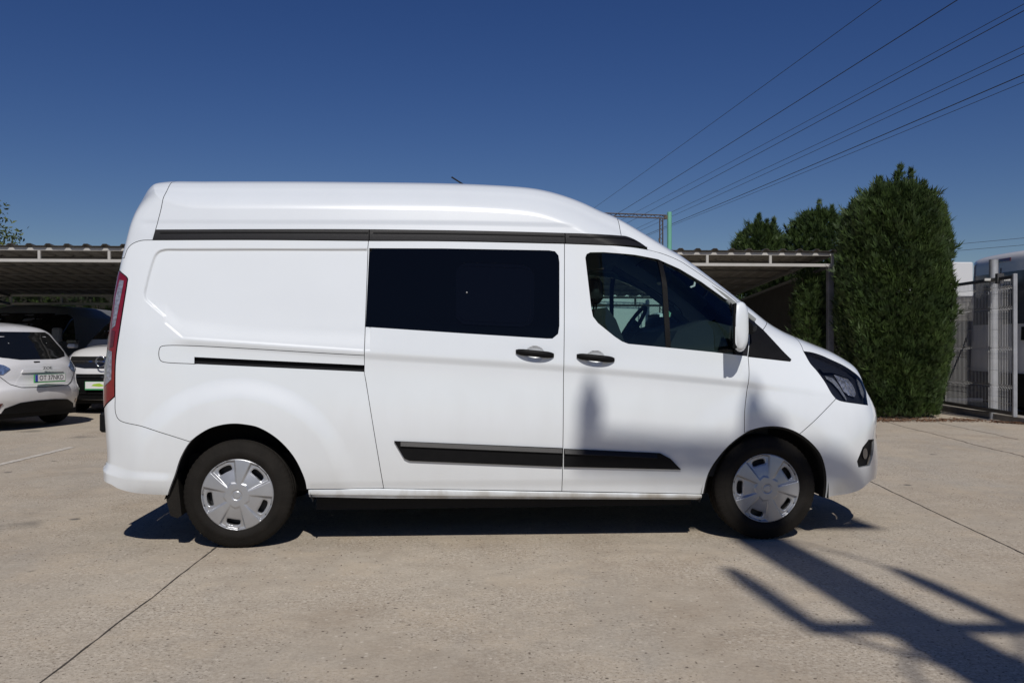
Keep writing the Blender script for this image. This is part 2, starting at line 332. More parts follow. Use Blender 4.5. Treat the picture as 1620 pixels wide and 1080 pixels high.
class MB:
    """collects simple solids and builds one mesh"""
    def __init__(s): s.v = []; s.f = []; s.m = []; s.mi = 0
    def add(s, vs, fs):
        n = len(s.v); s.v += [tuple(v) for v in vs]; s.f += [tuple(i+n for i in f) for f in fs]; s.m += [s.mi]*len(fs)
    def box(s, a, b, bev=0, rz=0, c=None):
        x0,y0,z0 = a; x1,y1,z1 = b
        if bev <= 0:
            vs = [(x0,y0,z0),(x1,y0,z0),(x1,y1,z0),(x0,y1,z0),(x0,y0,z1),(x1,y0,z1),(x1,y1,z1),(x0,y1,z1)]
            s.add(vs, [(0,3,2,1),(4,5,6,7),(0,1,5,4),(1,2,6,5),(2,3,7,6),(3,0,4,7)]); return
        e = bev; lo = [(x0+e,y0,),(x1-e,y0),(x1,y0+e),(x1,y1-e),(x1-e,y1),(x0+e,y1),(x0,y1-e),(x0,y0+e)]
        vs = []; 
        cx, cy = (x0+x1)/2, (y0+y1)/2
        def sh(p):
            return (p[0] + (e if p[0] < cx else -e)*.7, p[1] + (e if p[1] < cy else -e)*.7)
        for z, k in ((z0,1),(z0+e,0),(z1-e,0),(z1,1)):
            for p in lo:
                q = sh(p) if k else p
                vs.append((q[0], q[1], z))
        fs = [tuple(range(7,-1,-1)), tuple(range(24,32))]
        for r in range(3):
            for i in range(8): fs.append((r*8+i, r*8+(i+1)%8, (r+1)*8+(i+1)%8, (r+1)*8+i))
        s.add(vs, fs)
    def tube(s, p0, p1, r0, r1=None, n=10, caps=True):
        p0 = Vector(p0); p1 = Vector(p1); r1 = r0 if r1 is None else r1
        d = (p1-p0).normalized(); a = d.orthogonal().normalized(); b = d.cross(a)
        vs = []
        for p, r in ((p0,r0),(p1,r1)):
            for i in range(n):
                t = 2*math.pi*i/n; vs.append(p + a*(r*math.cos(t)) + b*(r*math.sin(t)))
        fs = [(i, (i+1)%n, n+(i+1)%n, n+i) for i in range(n)]
        if caps: fs += [tuple(range(n-1,-1,-1)), tuple(range(n, 2*n))]
        s.add(vs, fs)
    def path(s, pts, r, n=8):
        """tube along points"""
        P = [Vector(p) for p in pts]; rings = []
        up = None; vs = []
        for i, p in enumerate(P):
            d = (P[min(i+1, len(P)-1)] - P[max(i-1, 0)]).normalized()
            a = d.orthogonal().normalized() if up is None else (up - d*up.dot(d)).normalized()
            up = a; b = d.cross(a); rr = r[i] if hasattr(r, '__len__') else r
            for k in range(n):
                t = 2*math.pi*k/n; vs.append(p + a*(rr*math.cos(t)) + b*(rr*math.sin(t)))
        fs = []
        for i in range(len(P)-1):
            for k in range(n): fs.append((i*n+k, i*n+(k+1)%n, (i+1)*n+(k+1)%n, (i+1)*n+k))
        fs += [tuple(range(n-1,-1,-1)), tuple((len(P)-1)*n+k for k in range(n))]
        s.add(vs, fs)
    def lathe(s, prof, n=48, axis='y', c=(0,0,0), cap=False):
        """prof: (axial, radius) rings"""
        vs = []
        for a, r in prof:
            for i in range(n):
                t = 2*math.pi*i/n; u = r*math.cos(t); w = r*math.sin(t)
                vs.append({'y': (c[0]+u, c[1]+a, c[2]+w), 'z': (c[0]+u, c[1]+w, c[2]+a), 'x': (c[0]+a, c[1]+u, c[2]+w)}[axis])
        fs = []
        for k in range(len(prof)-1):
            for i in range(n): fs.append((k*n+i, k*n+(i+1)%n, (k+1)*n+(i+1)%n, (k+1)*n+i))
        if cap: fs += [tuple(range(n-1,-1,-1)), tuple((len(prof)-1)*n+i for i in range(n))]
        s.add(vs, fs)
    def prism(s, poly, y0, y1):
        """poly in (x,z) extruded along y"""
        n = len(poly); vs = [(x,y0,z) for x,z in poly] + [(x,y1,z) for x,z in poly]
        s.add(vs, [tuple(range(n)), tuple(range(2*n-1, n-1, -1))] + [(i, n+i, n+(i+1)%n, (i+1)%n) for i in range(n)])
    def mesh(s, name, mats, smooth=False):
        me = bpy.data.meshes.new(name); me.from_pydata([tuple(v) for v in s.v], [], s.f)
        if not isinstance(mats, (list, tuple)): mats = [mats]
        for m in mats: me.materials.append(m)
        me.polygons.foreach_set("material_index", s.m)
        import bmesh
        bm = bmesh.new(); bm.from_mesh(me); bmesh.ops.recalc_face_normals(bm, faces=bm.faces); bm.to_mesh(me); bm.free()
        if smooth:
            me.polygons.foreach_set("use_smooth", [True]*len(me.polygons))
            try: me.set_sharp_from_angle(angle=R(smooth if smooth is not True else 40))
            except Exception: pass
        me.update(); return me
    def build(s, name, mats, parent=None, smooth=False, **k):
        return link(name, s.mesh(name, mats, smooth), parent, **k)

def text_mesh(name, txt, size, m, parent, loc, rot, depth=.001, align='CENTER', xs=1):
    cu = bpy.data.curves.new(name, 'FONT'); cu.body = txt; cu.size = size; cu.extrude = depth; cu.align_x = align; cu.align_y = 'CENTER'
    cu.resolution_u = 2
    t = bpy.data.objects.new(name, cu); COL.objects.link(t)
    dg = bpy.context.evaluated_depsgraph_get(); me = bpy.data.meshes.new_from_object(t.evaluated_get(dg))
    COL.objects.unlink(t); bpy.data.objects.remove(t)
    me.materials.clear(); me.materials.append(m)
    for v in me.vertices: v.co.x *= xs
    return link(name, me, parent, loc, rot)

# ---------------- shell panels ----------------
def densify(pts, step, smooth=False):
    pts = [np.asarray(p, float) for p in pts]
    if len(pts) < 2: return pts
    if smooth: return list(smooth_line(pts, step))
    out = []
    for a, b in zip(pts[:-1], pts[1:]):
        n = max(1, int(math.ceil(np.linalg.norm(b-a)/step)))
        out += [a + (b-a)*k/n for k in range(n)]
    out.append(pts[-1]); return out

def loop_of(shell, segs, step=.02):
    """segs: ('B',i1,i2) | (points, type[, smooth]); returns points, per-edge type, B index per vertex (-1 if none)"""
    P, T, K = [], [], []
    for sg in segs:
        if sg[0] == 'B':
            i1, i2 = sg[1], sg[2]; rng = range(i1, i2+1) if i2 >= i1 else range(i1, i2-1, -1)
            pts = [shell.B[i] for i in rng]; ks = list(rng); ty = 'B'
        else:
            pts = densify(sg[0], step, len(sg) > 2 and sg[2]); ks = [-1]*len(pts); ty = sg[1]
        if P and np.linalg.norm(P[-1] - pts[0]) < .004:
            if ks[0] >= 0 and K[-1] < 0: P[-1] = pts[0]; K[-1] = ks[0]
            pts = pts[1:]; ks = ks[1:]
            T += [ty]*len(pts); P += pts; K += ks
        else:
            if P: T.append('g' if ty == 'B' else ty)
            P += pts; K += ks; T += [ty]*(len(pts)-1)
    if np.linalg.norm(P[-1]-P[0]) < .004:
        if K[-1] >= 0 and K[0] < 0: P[0] = P[-1]; K[0] = K[-1]
        P.pop(); K.pop()
    else: T.append('g')
    P = np.array(P)
    a = .5*np.sum(P[:,0]*np.roll(P[:,1],-1) - np.roll(P[:,0],-1)*P[:,1])
    if a < 0:
        P = P[::-1].copy(); K = K[::-1]; T = T[::-1]; T = T[1:] + T[:1]
    return P, T, K

def inset_loop(P, dist):
    """P ccw, dist per edge (i->i+1)"""
    e = np.roll(P,-1,0)-P; l = np.linalg.norm(e,axis=1,keepdims=True); e = e/np.maximum(l,1e-9)
    n = np.stack([-e[:,1], e[:,0]],1)
    n0 = np.roll(n,1,0); d0 = np.roll(dist,1); d1 = dist
    det = n0[:,0]*n[:,1]-n0[:,1]*n[:,0]
    ok = np.abs(det) > .25
    Q = np.empty_like(P)
    x = (d0*n[:,1]-d1*n0[:,1])/np.where(ok,det,1); y = (n0[:,0]*d1-n[:,0]*d0)/np.where(ok,det,1)
    lim = 3*np.maximum(d0,d1)
    av = n0+n; av /= np.maximum(np.linalg.norm(av,axis=1,keepdims=True),1e-6)
    off = np.where(ok[:,None], np.stack([x,y],1), av*np.maximum(d0,d1)[:,None])
    ln = np.linalg.norm(off,axis=1); k = np.where(ln>lim, lim/np.maximum(ln,1e-9), 1)
    return P+off*k[:,None]

def triangulate(loops, pts):
    vs, es = [], []
    for lp in loops:
        n = len(vs); vs += [Vector((float(x), float(y))) for x, y in lp]; m = len(lp); es += [(n+i, n+(i+1) % m) for i in range(m)]
    vs += [Vector((float(x), float(y))) for x, y in pts]
    ov, oe, of, a, b, c = delaunay_2d_cdt(vs, es, [], 0, 1e-6)
    V = np.array([(v.x, v.y) for v in ov]); Fc = np.array([f for f in of if len(f) == 3])
    cen = V[Fc].mean(1)
    ok = inside(cen, loops[0])
    for h in loops[1:]: ok &= ~inside(cen, h)
    Fc = Fc[ok]
    # ccw
    a = V[Fc[:,0]]; b = V[Fc[:,1]]; c = V[Fc[:,2]]
    cr = (b[:,0]-a[:,0])*(c[:,1]-a[:,1])-(b[:,1]-a[:,1])*(c[:,0]-a[:,0])
    Fc[cr < 0] = Fc[cr < 0][:, ::-1]
    return V, Fc[np.abs(cr) > 1e-10]

def lattice(shell, loops, fine, coarse):
    lo = loops[0].min(0); hi = loops[0].max(0)
    k = int(round(coarse/fine)); xs = np.arange(math.floor(lo[0]/fine), math.ceil(hi[0]/fine)+1); zs = np.arange(math.floor(lo[1]/fine), math.ceil(hi[1]/fine)+1)
    I, J = np.meshgrid(xs, zs, indexing='ij'); Pt = np.stack([I.ravel()*fine, J.ravel()*fine], 1)
    _, N = shell.F(Pt, True); N = N.reshape(len(xs), len(zs), 3)
    var = np.zeros(I.shape)
    for ax in (0, 1):
        d = np.linalg.norm(np.roll(N, -1, ax)-N, axis=2); var = np.maximum(var, np.maximum(d, np.roll(d, 1, ax)))
    keep = (var > .010) | ((I % k == 0) & (J % k == 0)) | ((var > .004) & (I % 2 == 0) & (J % 2 == 0))
    Pt = Pt[keep.ravel()]
    m = inside(Pt, loops[0])
    for h in loops[1:]: m &= ~inside(Pt, h)
    Pt = Pt[m]
    for lp in loops:
        d, _, _ = seg_dist(Pt, lp, np.roll(lp, -1, 0)); Pt = Pt[d > fine*.55]
    return Pt

def strip_data(shell, i1, i2, off=0, y0=None, end1='g', end2='g', ny=15, gap=.002, depth=.015):
    """cross-body strip along the centre-line outline"""
    V, NN, Fq, M = [], [], [], []
    rows = []
    idx = list(range(i1, i2+1))
    def row(o, n, D, y0i, off):
        r, nn = [], []
        for y in np.linspace(-y0i, y0i, ny):
            a = abs(y); d = np.interp(a, YG, D); sl = (np.interp(a+.01, YG, D)-np.interp(max(a-.01,0), YG, D))/(.02 if a > .01 else a+.01)
            if a < .012: sl *= a/.012
            nv = np.array([n[0], math.copysign(sl, y) if a > 1e-6 else 0, n[1]]); nv /= np.linalg.norm(nv)
            p = np.array([o[0]-n[0]*d, y, o[1]-n[1]*d])
            r.append(p+nv*off); nn.append(nv)
        return r, nn
    for q, i in enumerate(idx):
        o = shell.o[i].copy()
        if q == 0 and end1 == 'g': o += shell.t[i]*gap
        if q == len(idx)-1 and end2 == 'g': o -= shell.t[i]*gap
        rows.append((*row(o, shell.n[i], shell.D[i], shell.y0[i] if y0 is None else y0, off), 0))
    if end1 == 'g': rows.insert(0, (*row(shell.o[i1], shell.n[i1], shell.D[i1], shell.y0[i1] if y0 is None else y0, off-depth), 1))
    if end2 == 'g': rows.append((*row(shell.o[i2], shell.n[i2], shell.D[i2], shell.y0[i2] if y0 is None else y0, off-depth), 1))
    for r, nn, _ in rows: V += r; NN += nn
    for a in range(len(rows)-1):
        for b in range(ny-1):
            Fq.append((a*ny+b, (a+1)*ny+b, (a+1)*ny+b+1, a*ny+b+1)); M.append(1 if rows[a][2] or rows[a+1][2] else 0)
    return V, NN, Fq, M

def mk(name, V, N, F, M, mats, parent, label=None):
    me = bpy.data.meshes.new(name); me.from_pydata([tuple(map(float, v)) for v in V], [], [tuple(map(int, f)) for f in F])
    for m in mats: me.materials.append(m)
    me.polygons.foreach_set("material_index", M); me.polygons.foreach_set("use_smooth", [True]*len(M))
    me.normals_split_custom_set_from_vertices([tuple(map(float, n)) for n in N])
    return link(name, me, parent, label=label)

def panel(shell, name, segs, mats, parent, holes=(), off=0, gap=.002, depth=.015, fl=.03, sides=(1,-1), strip=None,
          fine=.006, coarse=.03, label=None, far_name=None, feats_normals=True, far_mats=None):
    if not isinstance(mats, (list, tuple)): mats = [mats, GAP]
    loops, types, kk, ins = [], [], [], []
    for sg in [segs, *holes]:
        P, T, K = loop_of(shell, sg)
        hole = sg is not segs
        d = np.array([gap if t == 'g' else 0 for t in T])
        Q = inset_loop(P, -d if hole else d)
        loops.append(P); types.append(T); kk.append(K); ins.append(Q)
    pts = lattice(shell, ins, fine, coarse)
    V2, Fc = triangulate(ins, pts)
    y, N = shell.F(V2, True)
    V3 = np.stack([V2[:,0], -y, V2[:,1]], 1) + N*off
    # exact values on the shared border with the cross-body strip
    for Q, K in zip(ins, kk):
        for q, k in zip(Q, K):
            if k < 0: continue
            j = ((V2-q)**2).sum(1).argmin()
            if ((V2[j]-q)**2).sum() < 1e-8:
                D = shell.D[k]; a = shell.y0[k]; sl = (np.interp(a+.01,YG,D)-np.interp(a-.01,YG,D))/.02
                nv = np.array([shell.n[k][0], -sl, shell.n[k][1]]); nv /= np.linalg.norm(nv)
                V3[j] = np.array([V2[j][0], -a, V2[j][1]]) + nv*off; N[j] = nv
    V = list(V3); NN = list(N); F = [tuple(f) for f in Fc]; M = [0]*len(F)
    for P, Q, T, K in zip(loops, ins, types, kk):
        m = len(P)
        yP, nP = shell.F(P, True); yQ, nQ = shell.F(Q, True)
        for i in range(m):
            t = T[i]; j = (i+1) % m
            if t in 'Bn': continue
            def pt(p, yy, nn, o): return np.array([p[0], -yy, p[1]]) + nn*(off) + np.array([0, o, 0])
            b = len(V)
            if t == 'g':
                ring = [pt(Q[i],yQ[i],nQ[i],0), pt(Q[j],yQ[j],nQ[j],0), pt(P[j],yP[j],nP[j],depth), pt(P[i],yP[i],nP[i],depth)]; mi = 1
            else:
                dp = fl if t == 'f' else .07
                ring = [pt(P[i],yP[i],nP[i],0), pt(P[j],yP[j],nP[j],0), pt(P[j],yP[j],nP[j],dp), pt(P[i],yP[i],nP[i],dp)]; mi = 0
            e = P[j]-P[i]; fn = np.array([e[1], 0, -e[0]]); fn /= max(np.linalg.norm(fn), 1e-9)
            V += ring; NN += [fn]*4; F.append((b, b+3, b+2, b+1)); M.append(mi)
    out = []
    if strip:
        kw = strip[2] if len(strip) > 2 else {}
        sV, sN, sF, sM = strip_data(shell, strip[0], strip[1], off=off, gap=gap, depth=depth, **kw)
        V0, N0, F0, M0 = V, NN, F, M
        n = len(V0)
        mirV = [np.array([v[0], -v[1], v[2]]) for v in V0]; mirN = [np.array([v[0], -v[1], v[2]]) for v in N0]
        V = V0 + mirV + sV; NN = N0 + mirN + sN
        F = F0 + [tuple(i+n for i in f[::-1]) for f in F0] + [tuple(i+2*n for i in f) for f in sF]; M = M0 + M0 + sM
        return [mk(name, V, NN, F, M, mats, parent, label)]
    for s in sides:
        if s > 0: out.append(mk(name, V, NN, F, M, mats, parent, label))
        else:
            out.append(mk(far_name or name, [np.array([v[0], -v[1], v[2]]) for v in V], [np.array([v[0], -v[1], v[2]]) for v in NN],
                          [f[::-1] for f in F], M, far_mats or mats, parent))
    return out

def strip_obj(shell, name, i1, i2, mats, parent, label=None, **k):
    if not isinstance(mats, (list, tuple)): mats = [mats, GAP]
    return mk(name, *strip_data(shell, i1, i2, **k), mats, parent, label)

def end_patch(shell, name, poly, m, parent, rear=True, off=.004, thick=.02, mirror=False, step=.03, smooth=True, label=None):
    """a piece lying on the tail or nose of a shell, outlined in (y,z)"""
    P = np.array(densify(list(map(np.array, poly))+[np.array(poly[0])], step)[:-1])
    if .5*np.sum(P[:,0]*np.roll(P[:,1],-1)-np.roll(P[:,0],-1)*P[:,1]) < 0: P = P[::-1].copy()
    lo = P.min(0); hi = P.max(0)
    g = np.array([(a, b) for a in np.arange(lo[0], hi[0], step) for b in np.arange(lo[1], hi[1], step)]).reshape(-1, 2)
    if len(g):
        g = g[inside(g, P)]
    if len(g):
        d, _, _ = seg_dist(g, P, np.roll(P,-1,0)); g = g[d > step*.4]
    V2, F = triangulate([P], g)
    allv = np.vstack([V2, P])
    smin = shell.o[:,0].min(); smax = shell.o[:,0].max()
    K = 110; dirn = 1 if rear else -1; s0 = smin if rear else smax
    if rear: tt = np.concatenate([np.linspace(0, .35, 70), np.linspace(.37, 1.5, 40)])
    else: tt = np.concatenate([np.linspace(0, 1.2, 70), np.linspace(1.22, 2.4, 40)])
    ss = s0 + dirn*tt
    zu, inv = np.unique(np.round(allv[:, 1]/.004).astype(int), return_inverse=True)
    Q = np.stack([np.tile(ss, len(zu)), np.repeat(zu*.004, K)], 1)
    Fv, dd = shell.F(Q), None
    dd = shell.last_d
    H_ = np.where(dd > 0, Fv, -.01).reshape(len(zu), K)
    S = np.empty(len(allv))
    for i, (yy, zz) in enumerate(allv):
        g_ = H_[inv[i]] - abs(yy); k = int(np.argmax(g_ > 0))
        if k == 0: S[i] = ss[0] if g_[0] > 0 else ss[-1]
        else: S[i] = ss[k-1] + (ss[k]-ss[k-1])*(-g_[k-1])/(g_[k]-g_[k-1])
    sg = -1 if rear else 1
    n = len(V2)
    V = [(S[i]+sg*off, V2[i,0], V2[i,1]) for i in range(n)]
    Fl = [tuple(f) for f in F]
    m0 = len(V); q = len(P)
    V += [(S[n+i]+sg*off, P[i,0], P[i,1]) for i in range(q)] + [(S[n+i]-sg*thick, P[i,0], P[i,1]) for i in range(q)]
    Fl += [(m0+i, m0+(i+1)%q, m0+q+(i+1)%q, m0+q+i) for i in range(q)]
    mb = MB(); mb.add(V, Fl)
    if mirror:
        mb.add([(a, -b, c) for a, b, c in V], [f[::-1] for f in Fl])
    me = mb.mesh(name, m, smooth=50 if smooth else False)
    return link(name, me, parent, label=label)
# ---------------- the high-roof van ----------------
g = {k: [np.array(p) for p in v] for k, v in G.items()}
_zc = pchip([p[0] for p in G['crease']], [p[1] for p in G['crease']])
_z2 = pchip([p[0] for p in G['recess2'][1:]], [p[1] for p in G['recess2'][1:]])
_zr = pchip([p[0] for p in G['roofcrease']], [p[1] for p in G['roofcrease']])
RECP = np.array(smooth_line(G['recess'][:11], .02).tolist() + G['recess2'][1:] + [(G['recess2'][-1][0]+.1, G['recess2'][-1][1]), (G['recess'][-1][0]+.1, G['recess'][-1][1])])
H1 = g['hand1'][1]; H2 = g['hand2'][1]
def van_side(s, z):
    y = _T(z)
    t = z - _zc(s)
    amp = sstep(-.45, -.25, s)*sstep(4.15, 3.9, s)
    y = y - .010*amp*sstep(-.004, .05, -t)*(1-sstep(.05, .45, -t)) + .004*amp*np.exp(-(t/.06)**2)
    # recessed blank panel on the rear quarter
    near = (s > -.6) & (s < .95) & (z > 1.15) & (z < 1.95)
    dep = np.zeros_like(y)
    if near.any():
        P = np.stack([s[near], z[near]], 1)
        sd = sdpoly(P, RECP)
        rb = sstep(0.0, .13, P[:,1]-_z2(P[:,0]))
        dep[near] = .012*np.minimum(sstep(0, .016, sd), .25*(sd > 0)*sstep(0, .016, sd)+.75*rb)*(s[near] < .80)
    y = y - dep
    rr = np.hypot(s-.0, z-.31); y = y + .020*(1-sstep(.60, .735, rr))*sstep(.2, .5, z)
    rf = np.hypot(s-3.29, z-.31); y = y + .009*(1-sstep(.50, .68, rf))*sstep(.2, .45, z)*sstep(4.0, 3.85, s)
    for hc in (H1, H2):
        q = ((s-hc[0])/.060)**2 + ((z-hc[1]+.002)/.048)**2
        y = y - .020*np.clip(1-q, 0, 1)**.8
    y = y - .003*sstep(0, .035, _zr(s)-z)*sstep(1.9, 2.0, z)*sstep(2.62, 2.45, s)*sstep(-.65, -.55, s)
    # rear bumper shelf and tuck
    rbz = .445 - .06*(s+.86)
    k = sstep(-.34, -.44, s)
    y = y + k*(.016*sstep(.06, 0, z-rbz)*(z > rbz-.2) - .04*sstep(0, .20, rbz-z)**1.4)
    kf = sstep(3.66, 3.8, s)
    y = y - kf*.06*sstep(0, .14, .40-z)
    # slight waist above the sill
    y = y - .006*sstep(.41, .35, z)*sstep(.40, .45, s)*sstep(2.95, 2.9, s)
    return y
VS = Shell(VAN_OUT, VAN_TABLES, van_side, VAN_Y0)
van = thing("high_roof_van", "white high-roof panel van filling the middle of the yard, side-on, nose to the right", "van",
            (-1.7369, 6.2606, 0), math.atan2(.234, 3.283))
nb = lambda k, j=0: VS.nearB(g[k][j])
i_bump = VS.nearB(g['tailbot'][0]); i_cap = VS.nearB(g['capseam'][0]); i_tail = VS.nearB(g['tail'][-1])
i_r1 = VS.nearB(g['roofseamR'][-1]); i_r2 = VS.nearB(g['roofseamF'][0])
i_ws1 = VS.near((2.80, 1.90)); i_cowl = VS.nearB(g['fendtop'][1]); i_hood = VS.nearB(g['hoodseam'][0])
i_nose = VS.nearB(g['hlbot'][0]); i_gb = VS.near((4.335, .60)); i_end = VS.near((4.33, .36))
i_b0 = VS.near((-.885, .43))
i_hlt = VS.nearB(g['hltop'][-3])
def G_(k, a=None, b=None, rev=False):
    p = g[k][a:b]; return p[::-1] if rev else list(p)
W2 = [WHITE, GAP]
def arc(k, i, j):
    D_ = smooth_line(G[k], .02); n = lambda q: int(((D_-np.asarray(G[k][q]))**2).sum(1).argmin()); a, b = n(i), n(j)
    return list(D_[a:b+1]) if a <= b else list(D_[b:a+1][::-1])
zs = lambda i: VS.B[i]

# tail: bumper, doors, cap
panel(VS, "rear_bumper", [('B', i_b0, i_bump), ([zs(i_bump), g['rbseam'][-1]], 'g'), (G_('rbseam', rev=True), 'g', True),
      (arc('rarch', 4, 0), 'f'), ([g['rarch'][0], *G_('rbbot', 0, -1, True), zs(i_b0)], 'b', True)], W2, van, strip=(i_b0, i_bump, dict(end1='n')))
panel(VS, "tail_light", [('B', i_bump, i_tail), ([zs(i_tail), g['tail'][-1]], 'g'), (G_('tail', rev=True), 'g', True), ([g['tail'][0], zs(i_bump)], 'g')], [REDL, GAP], van, off=.004, gap=.003)
strip_obj(VS, "rear_door", i_bump, i_cap, W2, van)
panel(VS, "roof_end_cap", [('B', i_cap, i_r1), (G_('roofseamR', rev=True), 'g', True), (G_('capseam', rev=True), 'g', True), ([g['capseam'][0], zs(i_cap)], 'g')],
      [WHITE_ROOF, GAP], van, strip=(i_cap, i_r1))
TLM = [MATS['clear_lens'], GAP]
tl = [o for o in van.children if o.name.startswith('tail_light')]
for nm, key, mm in (("clear_strip", 'tclear', CLEARL), ("red_block", 'tmid', REDD), ("reversing_lens", 'tlow', CLEARL)):
    for q, o in enumerate(panel(VS, nm, [([*g[key], g[key][0]], 'n')], [mm, GAP], None, off=.0065, fine=.01, coarse=.02)):
        o.parent = tl[q]

# rear quarter
panel(VS, "rear_quarter_panel", [('B', i_tail, i_cap), ([zs(i_cap), g['capseam'][0]], 'g'), (G_('capseam'), 'g', True), (G_('beltB', 0, 3), 'g', True),
      (G_('sdL', 0, 3), 'g'), ([g['sdL'][2], g['railcover'][0]], 'g'), (G_('railcover'), 'g', True), (G_('rail', 2, 4, True), 'n'), (G_('rail', 2, 3), 'n'),
      ([g['rail'][2], *G_('sdL', 4)], 'g', True), (G_('sillT', 0, 2, True), 'g'), (arc('rarch', -1, 4), 'f'),
      (G_('rbseam'), 'g', True), (G_('tail'), 'g', True), ([g['tail'][-1], zs(i_tail)], 'g')], W2, van)
panel(VS, "rail_cover", [(G_('railcover'), 'g', True), ([g['railcover'][-1], g['rail'][0]], 'n'), (G_('rail', 0, 2), 'f'), ([g['rail'][1], g['railcover'][0]], 'g')], W2, van)
panel(VS, "door_rail", [([*G_('rail'), g['rail'][0]], 'n')], [PLASTIC, GAP], van, off=-.022, coarse=.04)
panel(VS, "door_rail_lip", [([g['rail'][3]+[0,.012], g['rail'][2]+[0,.012], g['rail'][2]+[0,.004], g['rail'][3]+[0,.004], g['rail'][3]+[0,.012]], 'n')], [TRIM, GAP], van, off=-.008, coarse=.04)

# roof and belt moulding
panel(VS, "roof", [('B', i_r1, i_r2), (G_('roofseamF'), 'g'), (G_('beltT', 0, 7, True), 'g', True), (G_('roofseamR', 1), 'g', True)], [WHITE_ROOF, GAP], van, strip=(i_r1, i_r2))
for a, b, nm in ((0, 1, 0), (1, 2, 0), (2, 3, 0)):
    cuts = [g['beltT'][0][0]-.02, g['sdL'][0][0]+.004, g['sdR'][0][0]+.004, 99]
    bt = densify(G_('beltT'), .03, True); bb = densify(G_('beltB'), .03, True)
    x0, x1 = cuts[a], cuts[a+1]
    tp = [p for p in bt if x0 < p[0] < x1]; bo = [p for p in bb if x0 < p[0] < x1]
    if a == 0: tp = bt[:1] + [p for p in tp if p[0] > bt[0][0]]; bo = bb[:1] + [p for p in bo if p[0] > bb[0][0]]
    zt = lambda x: np.interp(x, [p[0] for p in bt], [p[1] for p in bt]); zb = lambda x: np.interp(x, [p[0] for p in bb], [p[1] for p in bb])
    if a > 0: tp = [np.array([x0, zt(x0)])] + tp; bo = [np.array([x0, zb(x0)])] + bo
    if a < 2: tp.append(np.array([x1, zt(x1)])); bo.append(np.array([x1, zb(x1)]))
    mb_ = panel(VS, "roof_rail_moulding", [([*tp, *bo[::-1], tp[0]], 'g')], [TRIM, GAP], van, off=.006, gap=.003, depth=.012, fine=.012)
    mid = [np.array([p[0], zb(p[0]) + .68*(zt(p[0])-zb(p[0]))]) for p in tp[1:-1] if zt(p[0])-zb(p[0]) > .03]
    if len(mid) > 2:
        rib = panel(VS, "moulding_rib", [([*[m+[0,.0035] for m in mid], *[m-[0,.0035] for m in mid[::-1]], mid[0]+[0,.0035]], 'n')], [PLASTIC, GAP], None, off=.010, fine=.012)
        for q, o in enumerate(rib): o.parent = mb_[q]

# header and windscreen pillar
panel(VS, "windscreen_pillar", [('B', i_r2, i_cowl), ([zs(i_cowl), g['fendtop'][1], g['fendtop'][0]], 'g'), ([g['fendtop'][0], g['sail'][0]], 'g'), (G_('fdT', 1, None, True), 'g', True),
      ([g['fdT'][1], g['beltT'][-1]], 'g'), (G_('beltT', 6, None, True), 'g', True), (G_('roofseamF', rev=True), 'g')], W2, van)
strip_obj(VS, "roof_header", i_r2, i_ws1, W2, van)
strip_obj(VS, "windscreen", i_ws1, i_cowl, [SCREEN, GAP], van)
strip_obj(VS, "cowl", i_cowl, i_hood, [PLASTIC, GAP], van)

# doors
def door(name, outline, win, **k): return panel(VS, name, outline, W2, van, holes=[[(win+[win[0]], 'f')]], fl=.022, **k)
rw = g['rwin']; fw = densify(g['fwin']+[g['fwin'][0]], .02)[:-1]
rws = rw
sd = door("sliding_door", [(G_('beltB', 2, 5), 'g', True), (G_('sdR'), 'g'), ([g['sdR'][-1], g['sillT'][1]], 'g'), (G_('sdL', 4, None, True), 'g'), (G_('sdL', 0, 5, True), 'g')], rw)
fd = door("front_door", [([g['beltB'][4], g['beltB'][5], *G_('fdT', 1)], 'g', True), (G_('fdR', 0, 2), 'g'), (G_('fdR', 1), 'g', True), (arc('farch', 4, 0), 'f'), ([g['farch'][0], g['sdR'][-1]], 'g'), (G_('sdR', rev=True), 'g')], g['fwin'])
ins = lambda pts, d: inset_loop(np.array(pts), np.full(len(pts), d)*(1 if .5*np.sum(np.array(pts)[:,0]*np.roll(np.array(pts)[:,1],-1)-np.roll(np.array(pts)[:,0],-1)*np.array(pts)[:,1]) > 0 else -1))
def close(a): a = [np.array(p) for p in a]; return a+[a[0]]
for q, d_ in enumerate(sd):
    s_ = (1,) if q == 0 else (-1,)
    w = panel(VS, "window", [(close(ins(rw, .001)), 'f')], [PRIV, GAP], None, off=-.003, fl=.012, sides=s_, coarse=.06)[0]; w.parent = d_
    rp = close(g['rpane']); 
    fr = panel(VS, "pane_seal", [(rp, 'f')], [mat("pane_seal_rubber", (.13,.13,.14), .4), GAP], None, holes=[[(close(ins(g['rpane'], .008)), 'f')]], off=.0005, fl=.004, sides=s_, coarse=.06)[0]; fr.parent = d_
    pn = panel(VS, "opening_pane", [(close(ins(g['rpane'], .008)), 'f')], [PRIV2, GAP], None, off=-.0015, fl=.003, sides=s_, coarse=.06)[0]; pn.parent = d_
    lp = g['rpane'][0]+np.array([.045, -.13]); lt = MB(); lt.lathe([(0, .006), (-.006*s_[0], .005), (-.008*s_[0], 0)], 12, 'y', (lp[0], -s_[0]*float(VS.F(lp[None])[0]), lp[1])); lt.build("pane_latch", mat("latch_grey", (.22,.22,.23), .4), pn, smooth=40)
